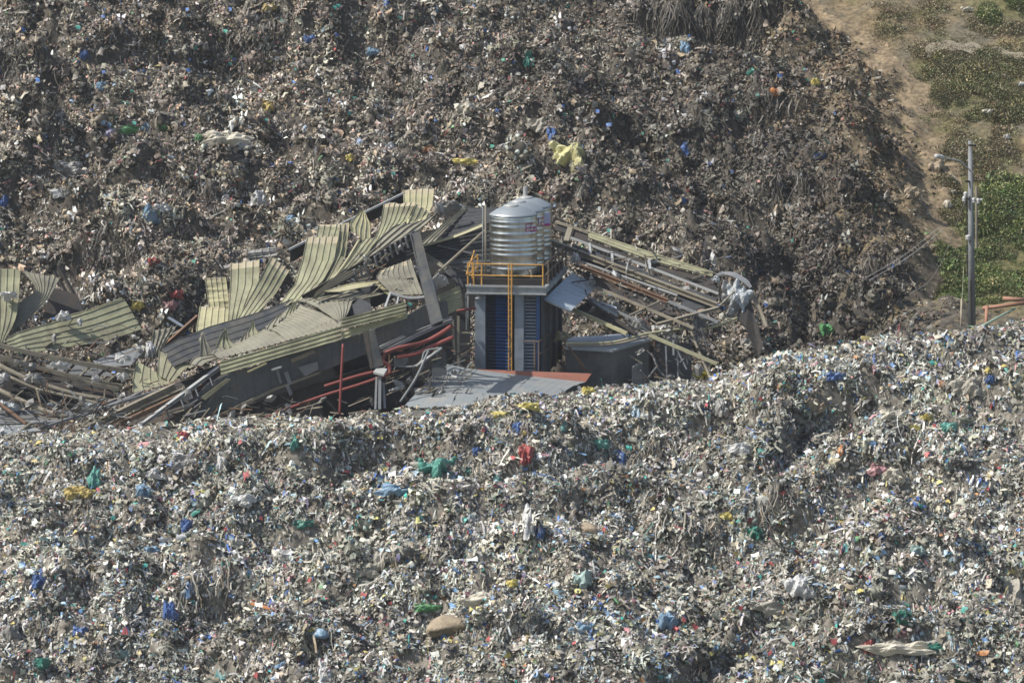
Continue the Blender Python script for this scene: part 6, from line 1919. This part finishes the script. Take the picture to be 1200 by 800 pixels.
NEARW = [
    (510, 553, 42, 26, 'teal', 'large teal bag, the biggest on the near slope, below the low roof', 'plastic bag', 'rag'),
    (546, 558, 22, 12, 'teal_dark', 'small deep green bag just right of the large teal bag', 'plastic bag', 'rag'),
    (466, 578, 38, 14, 'light_blue', 'flat light blue bag left below the large teal bag', 'plastic bag', 'rag'),
    (530, 741, 56, 24, 'sack_tan', 'long tan stuffed sack near the bottom centre', 'sack', 'sack'),
    (689, 628, 27, 19, 'sack_tan', 'round brown sack at the centre right of the near slope', 'sack', 'sack'),
    (1052, 764, 66, 13, 'cream', 'long white grey cloth with a tail near the bottom right', 'cloth', 'rag'),
    (1138, 458, 36, 22, 'sack_grey', 'pale crumpled sheet on the right part of the crest', 'plastic sheet', 'rag'),
    (616, 536, 14, 22, 'red', 'red rag standing on the near slope right of the green bag', 'rag', 'rag'),
    (619, 480, 22, 9, 'yellow', 'bright yellow bag just below the low roof', 'plastic bag', 'rag'),
    (586, 491, 26, 8, 'yellow', 'long yellow bag left below the bright yellow one', 'plastic bag', 'rag'),
    (690, 462, 14, 9, 'yellow', 'small yellow bag right of the low roof', 'plastic bag', 'rag'),
    (92, 582, 28, 15, 'mustard', 'mustard yellow bag at the left of the near slope', 'plastic bag', 'rag'),
    (111, 565, 12, 24, 'teal', 'upright teal bag above the mustard yellow bag', 'plastic bag', 'rag'),
    (169, 579, 17, 12, 'light_blue', 'blue cloth bundle right of the mustard yellow bag', 'cloth', 'rag'),
    (218, 620, 12, 13, 'blue', 'cobalt blue bag left of the middle of the near slope', 'plastic bag', 'rag'),
    (174, 650, 23, 10, 'light_blue', 'grey blue flat bag on the left of the near slope', 'plastic bag', 'rag'),
    (47, 683, 17, 20, 'blue', 'deep blue bag near the left edge', 'plastic bag', 'rag'),
    (344, 655, 40, 16, 'film_white', 'torn white plastic lying left of the slope centre', 'plastic sheet', 'rag'),
    (311, 713, 30, 9, 'orange', 'orange plank like strip in the lower left', 'strip', 'strip'),
    (355, 618, 20, 9, 'teal_dark', 'dark green bag left of the torn white plastic', 'plastic bag', 'rag'),
    (388, 598, 12, 12, 'pale_teal', 'pale teal disc shaped bag above the dark green bag', 'plastic bag', 'rag'),
    (198, 724, 15, 28, 'blue', 'hanging blue rag on the dark knot at the lower left', 'rag', 'rag'),
    (14, 745, 16, 18, 'film_grey', 'round grey bag by the left edge near the bottom', 'plastic bag', 'sack'),
    (345, 522, 11, 16, 'teal', 'teal bag close under the shed at the crest', 'plastic bag', 'rag'),
    (217, 516, 14, 9, 'red', 'red bag below the shed on the crest', 'plastic bag', 'rag'),
    (182, 560, 20, 11, 'film_white', 'white container with a dark opening on the left slope', 'container', 'rag'),
    (500, 716, 26, 8, 'green', 'vivid green bag above the long tan sack', 'plastic bag', 'rag'),
    (575, 706, 55, 14, 'cream', 'long pale sheet right of the vivid green bag', 'plastic sheet', 'rag'),
    (782, 731, 20, 18, 'light_blue', 'light blue bag in the lower right', 'plastic bag', 'rag'),
    (685, 742, 26, 12, 'light_blue', 'flattened blue bag right of the long tan sack', 'plastic bag', 'rag'),
    (600, 688, 12, 8, 'yellow', 'small yellow scrap above the long pale sheet', 'scrap', 'rag'),
    (682, 683, 20, 17, 'pale_teal', 'pale green folded bag right of the slope centre', 'plastic bag', 'rag'),
    (448, 658, 18, 18, 'sack_grey', 'round grey sack left of the slope centre', 'sack', 'rag'),
    (482, 645, 16, 14, 'cream', 'pale round bag beside the round grey sack', 'plastic bag', 'sack'),
    (430, 672, 30, 14, 'sack_grey', 'low grey sack below the round grey sack', 'sack', 'rag'),
    (620, 615, 14, 36, 'film_white', 'tall white plastic drape with a blue side at the centre', 'plastic sheet', 'rag'),
    (633, 628, 9, 14, 'blue', 'ultramarine scrap beside the tall white drape', 'scrap', 'rag'),
    (704, 524, 17, 11, 'teal', 'teal bag on the crest right of the red rag', 'plastic bag', 'rag'),
    (729, 539, 12, 15, 'blue', 'blue bag right below the teal bag on the crest', 'plastic bag', 'rag'),
    (606, 505, 10, 13, 'blue', 'royal blue scrap under the yellow bags', 'scrap', 'rag'),
    (559, 532, 10, 9, 'blue', 'dull blue scrap left of the red rag', 'scrap', 'rag'),
    (853, 609, 16, 8, 'yellow', 'yellow flat scrap on the right half of the slope', 'scrap', 'rag'),
    (885, 629, 14, 14, 'teal_dark', 'dark teal bag right below the yellow flat scrap', 'plastic bag', 'rag'),
    (1112, 505, 17, 12, 'teal', 'teal crescent bag on the right slope', 'plastic bag', 'rag'),
    (1162, 448, 12, 9, 'blue', 'blue bag on the crest near the right edge', 'plastic bag', 'rag'),
    (1158, 440, 10, 8, 'yellow', 'yellow bag touching the blue one near the right edge', 'plastic bag', 'rag'),
    (1070, 507, 12, 8, 'yellow', 'yellow bag left of the teal crescent bag', 'plastic bag', 'rag'),
    (1086, 493, 12, 7, 'yellow', 'flat yellow strip above the teal crescent bag', 'scrap', 'rag'),
    (1186, 700, 24, 42, 'sack_grey', 'grey draped cloth at the right edge', 'cloth', 'rag'),
    (905, 715, 46, 16, 'sack_grey', 'large brown grey tarp lump in the lower right', 'tarp', 'rag'),
    (1130, 548, 24, 10, 'dark', 'dark brown flat bag on the right slope', 'plastic bag', 'rag'),
    (1046, 562, 22, 16, 'cream', 'whitish sack left of the dark brown flat bag', 'sack', 'rag'),
    (1030, 555, 20, 14, 'pink', 'pinkish sack beside the whitish sack', 'sack', 'rag'),
    (1075, 650, 15, 12, 'pale_teal', 'pale teal bag right of the slope middle', 'plastic bag', 'rag'),
    (1034, 633, 8, 8, 'blue', 'small round blue bag on the right slope', 'plastic bag', 'sack'),
    (1018, 762, 16, 14, 'red', 'red scrap at the head of the long white grey cloth', 'scrap', 'rag'),
    (1095, 765, 22, 12, 'teal_dark', 'teal scrap beside the tail of the long white grey cloth', 'scrap', 'rag'),
    (1058, 726, 18, 16, 'teal_dark', 'deep teal bag above the long white grey cloth', 'plastic bag', 'rag'),
    (938, 690, 30, 24, 'film_white', 'white bag heap on the lower right slope', 'plastic bag', 'rag'),
    (868, 530, 26, 12, 'film_white', 'white flat bag on the right of the crest', 'plastic bag', 'rag'),
    (952, 480, 22, 18, 'sack_tan', 'tan cardboard flap on the crest', 'cardboard', 'rag'),
    (978, 445, 20, 10, 'blue', 'dark blue bag on the right crest', 'plastic bag', 'rag'),
    (845, 483, 14, 20, 'film_grey', 'grey bag hanging at the right end of the hollow', 'plastic bag', 'rag'),
    (985, 533, 6, 12, 'orange', 'small upright orange bottle on the right slope', 'bottle', 'sack'),
    (1045, 490, 24, 10, 'cream', 'cream flat bag above the yellow bags on the right', 'plastic bag', 'rag'),
    (215, 545, 34, 16, 'film_grey', 'pale grey plastic sheet below the shed', 'plastic sheet', 'rag'),
    (260, 545, 10, 18, 'film_white', 'white upright flap right of the pale grey sheet', 'plastic bag', 'rag'),
    (320, 518, 22, 14, 'sack_grey', 'grey bag on the crest below the wall girder', 'plastic bag', 'rag'),
    (285, 590, 26, 12, 'film_white', 'white plastic below the white upright flap', 'plastic sheet', 'rag'),
    (95, 745, 16, 12, 'blue', 'navy blue bag low on the left', 'plastic bag', 'rag'),
    (48, 782, 16, 11, 'teal_dark', 'dark green bag in the bottom left corner', 'plastic bag', 'rag'),
    (143, 770, 16, 10, 'pale_teal', 'pale teal scrap near the bottom left', 'scrap', 'rag'),
    (380, 795, 14, 40, 'film_white', 'hanging white film at the bottom edge', 'plastic film', 'rag'),
    (376, 748, 16, 12, 'light_blue', 'light blue tub on the lower left slope', 'tub', 'sack'),
    (350, 560, 24, 10, 'cream', 'cream rag below the teal bag under the shed', 'rag', 'rag'),
]
FARW = [
    (671, 183, 40, 30, 'pale_yellow', 'big crumpled pale yellow tarp on the far hill above the tanks', 'tarp', 'rag'),
    (647, 160, 10, 16, 'blue', 'blue bag left above the pale yellow tarp', 'plastic bag', 'rag'),
    (265, 166, 44, 15, 'cream', 'cream mattress like slab on the upper left of the far hill', 'slab', 'rag'),
    (280, 175, 26, 12, 'film_white', 'white foam block in front of the cream slab', 'foam block', 'box'),
    (145, 155, 30, 8, 'green', 'strewn green film on the upper left slope', 'plastic film', 'rag'),
    (190, 152, 11, 11, 'green', 'bright green bag right of the strewn green film', 'plastic bag', 'rag'),
    (172, 152, 12, 9, 'light_blue', 'light blue bag between the two green ones', 'plastic bag', 'rag'),
    (233, 165, 9, 8, 'green', 'small lime bag left of the cream slab', 'plastic bag', 'rag'),
    (127, 159, 18, 12, 'lilac_film', 'greyish lilac bag left of the green film', 'plastic bag', 'rag'),
    (99, 67, 11, 10, 'blue', 'blue bag high on the left of the far hill', 'plastic bag', 'rag'),
    (119, 104, 10, 9, 'light_blue', 'azure bag below the high blue bag', 'plastic bag', 'rag'),
    (148, 127, 12, 8, 'teal_dark', 'teal scrap below the azure bag', 'scrap', 'rag'),
    (314, 129, 14, 14, 'mustard', 'mustard lump left of the half buried tyre', 'bag', 'sack'),
    (303, 237, 17, 16, 'film_white', 'white ball shaped bag above the torn sheets', 'plastic bag', 'sack'),
    (342, 262, 11, 11, 'light_blue', 'azure ball shaped bag above the torn sheets', 'plastic bag', 'sack'),
    (319, 246, 8, 13, 'pink', 'pink rag between the white and the azure balls', 'rag', 'rag'),
    (175, 254, 20, 22, 'light_blue', 'light blue and white bag cluster at mid left of the far hill', 'plastic bag', 'rag'),
    (188, 247, 18, 10, 'film_white', 'white bag on top of the light blue cluster', 'plastic bag', 'rag'),
    (72, 230, 24, 9, 'film_white', 'white flat bag on the left of the far hill', 'plastic bag', 'rag'),
    (75, 200, 40, 14, 'film_grey', 'grey sheet above the white flat bag', 'plastic sheet', 'rag'),
    (4, 240, 10, 16, 'blue', 'blue bag at the left edge of the far hill', 'plastic bag', 'rag'),
    (364, 49, 14, 9, 'blue', 'blue and pink scrap high on the far hill', 'scrap', 'rag'),
    (252, 22, 8, 10, 'pink', 'red scrap near the top left', 'scrap', 'rag'),
    (315, 12, 14, 8, 'mustard', 'yellowish rag at the top edge', 'rag', 'rag'),
    (454, 5, 7, 22, 'blue', 'narrow blue strip hanging at the top edge', 'strip', 'rag'),
    (438, 64, 14, 8, 'light_blue', 'light blue bag high in the middle of the far hill', 'plastic bag', 'rag'),
    (544, 59, 8, 8, 'film_white', 'tiny white bag high in the middle', 'plastic bag', 'sack'),
    (448, 158, 12, 10, 'film_white', 'small white blue bag above the topmost torn sheet', 'plastic bag', 'rag'),
    (455, 178, 16, 12, 'film_white', 'white rag just above the topmost torn sheet', 'rag', 'rag'),
    (545, 130, 20, 12, 'cream', 'pale dusty bundle in the middle of the far hill', 'bundle', 'rag'),
    (576, 145, 16, 12, 'sack_tan', 'tan bundle right of the pale dusty bundle', 'bundle', 'sack'),
    (633, 150, 26, 14, 'sack_grey', 'grey bundle above the pale yellow tarp', 'bundle', 'rag'),
    (620, 73, 10, 18, 'teal_dark', 'teal rag high on the far hill', 'rag', 'rag'),
    (502, 178, 12, 9, 'orange', 'orange scrap above the tanks to the left', 'scrap', 'rag'),
    (545, 193, 24, 7, 'yellow', 'yellow speckled strip above the tanks', 'strip', 'rag'),
    (410, 188, 8, 7, 'yellow', 'small yellow bag left of the orange scrap', 'plastic bag', 'rag'),
    (956, 100, 9, 9, 'yellow', 'yellow bag on the right of the far hill', 'plastic bag', 'sack'),
    (884, 88, 14, 9, 'teal_dark', 'teal scrap left of the yellow bag on the right', 'scrap', 'rag'),
    (907, 112, 10, 9, 'orange', 'orange scrap below the yellow bag on the right', 'scrap', 'rag'),
    (866, 138, 16, 11, 'sack_grey', 'grey flat stone like bag on the right of the far hill', 'bag', 'sack'),
    (804, 58, 12, 16, 'light_blue', 'light blue rag under the hanging roots', 'rag', 'rag'),
    (802, 178, 8, 16, 'blue', 'blue bag on the right middle of the far hill', 'plastic bag', 'rag'),
    (960, 187, 16, 8, 'blue', 'dark blue rag on the dark hummock', 'rag', 'rag'),
    (912, 246, 10, 18, 'sack_tan', 'tan brick coloured slab on the dark slope', 'slab', 'rag'),
    (1097, 199, 17, 14, 'sack_tan', 'tan boulder like lump at the right edge of the far hill', 'lump', 'sack'),
    (968, 390, 14, 15, 'green', 'vivid green bag in the hollow at the right', 'plastic bag', 'rag'),
    (886, 408, 30, 16, 'film_grey', 'grey bag in the dark hollow right of the roof frame', 'plastic bag', 'rag'),
    (1070, 230, 18, 12, 'sack_tan', 'tan slab near the edge of the bare hillside', 'slab', 'sack'),
    (1110, 243, 8, 8, 'cream', 'small cream lump at the hillside edge', 'lump', 'sack'),
    (161, 362, 14, 10, 'yellow', 'yellow bag left of the shed among dark rubbish', 'plastic bag', 'rag'),
    (198, 361, 17, 12, 'pink', 'pink bag right of the yellow bag left of the shed', 'plastic bag', 'rag'),
    (121, 343, 9, 11, 'light_blue', 'turquoise bag above the broad olive sheet', 'plastic bag', 'rag'),
    (207, 348, 14, 10, 'red', 'dark red rag above the pink bag', 'rag', 'rag'),
    (180, 310, 12, 8, 'red', 'crimson rag left of the torn sheets', 'rag', 'rag'),
    (1133, 14, 13, 4, 'cream', 'pale slab lying by the footpath', 'slab', 'rag'),
    (1180, 164, 6, 4, 'film_white', 'white scrap on the bare hillside', 'scrap', 'rag'),
    (1158, 134, 12, 4, 'cream', 'cream scrap at the foot of the dull grass patch', 'scrap', 'rag'),
    (1197, 102, 8, 4, 'film_white', 'white scrap at the right edge in the dull grass', 'scrap', 'rag'),
]
for (px, py, w, h, m, lb, cat, kind) in NEARW + FARW:
    if kind == 'strip':
        a, b = on(px - w / 2, py - h * .4, .12), on(px + w / 2, py + h * .6, .12)
        o = beam(cat, a, b, .22, .06, m, lb, kind='bar', cat='plank')
        o.name = 'plank'
    elif kind == 'box':
        p = on(px, py, .2); mb = MB(); mb.box(p, w * .05, .7, h * .035, .5); tag(mb.build('foam_block', M[m]), lb, cat)
    else:
        put(px, py, w, h, m, lb, cat, kind)

# tyre and plank on the far hill
p = on(341, 163, .1)
mb = MB()
R0, r0 = .42, .13
k0 = 0
for i in range(20):
    a = 2 * math.pi * i / 20
    for j in range(8):
        b_ = 2 * math.pi * j / 8
        rr = R0 + r0 * math.cos(b_)
        v = Vector((rr * math.cos(a), rr * math.sin(a) * .75 - r0 * math.sin(b_) * .6, rr * math.sin(a) * .66 + r0 * math.sin(b_) * .8))
        mb.V.append(p + v)
for i in range(20):
    for j in range(8):
        mb.F.append((i * 8 + j, ((i + 1) % 20) * 8 + j, ((i + 1) % 20) * 8 + (j + 1) % 8, i * 8 + (j + 1) % 8)); mb.M.append(0)
tag(mb.build('tyre', M['dark'], None, True), 'half buried dark tyre on the upper left of the far hill', 'tyre')
a, b = on(205, 90, .25), on(252, 93, .3)
beam('dark_plank', a, b, .25, .12, 'dark', 'long black plank on the upper left of the far hill', kind='bar', cat='plank')
a, b = on(705, 85, .1), on(730, 105, .1)
beam('thin_plank', a, b, .12, .06, 'wood_dry', 'thin dry plank left of the hanging roots', kind='bar', cat='plank')

# yellow flowers in the hollow
r = np.random.default_rng(77)
n = 900
c = np.array(hit(816, 442)); c[2] += .1
q = r.normal(0, 1, (n, 3)); q /= np.linalg.norm(q, axis=1)[:, None]
cc = c + q * r.uniform(.3, 1, (n, 1)) * np.array([.85, .5, .42])
e1 = np.cross(q, r.normal(0, 1, (n, 3))); e1 /= np.linalg.norm(e1, axis=1)[:, None]
e2 = np.cross(q, e1)
s = .07
V = np.stack([cc - e1 * s, cc + e2 * s, cc + e1 * s, cc - e2 * s], 1).reshape(-1, 3)
colr = np.where(r.uniform(0, 1, n)[:, None] < .6, np.array([.60, .52, .06]), np.array([.13, .18, .05]))
me = fast_mesh('flower_bush', V, np.arange(n * 4).reshape(-1, 4), np.zeros((0, 3), int), [M['leaf']], np.concatenate([np.repeat(colr, 4, 0), np.ones((n * 4, 1))], 1))
o = bpy.data.objects.new('flower_bush', me); COL.objects.link(o)
tag(o, 'small bush of bright yellow flowers in the hollow right of the annex', 'bush')

for o in COL.objects:
    if o.parent is None and 'category' in o and 'kind' not in o: o['kind'] = 'thing'
bpy.context.view_layer.update()
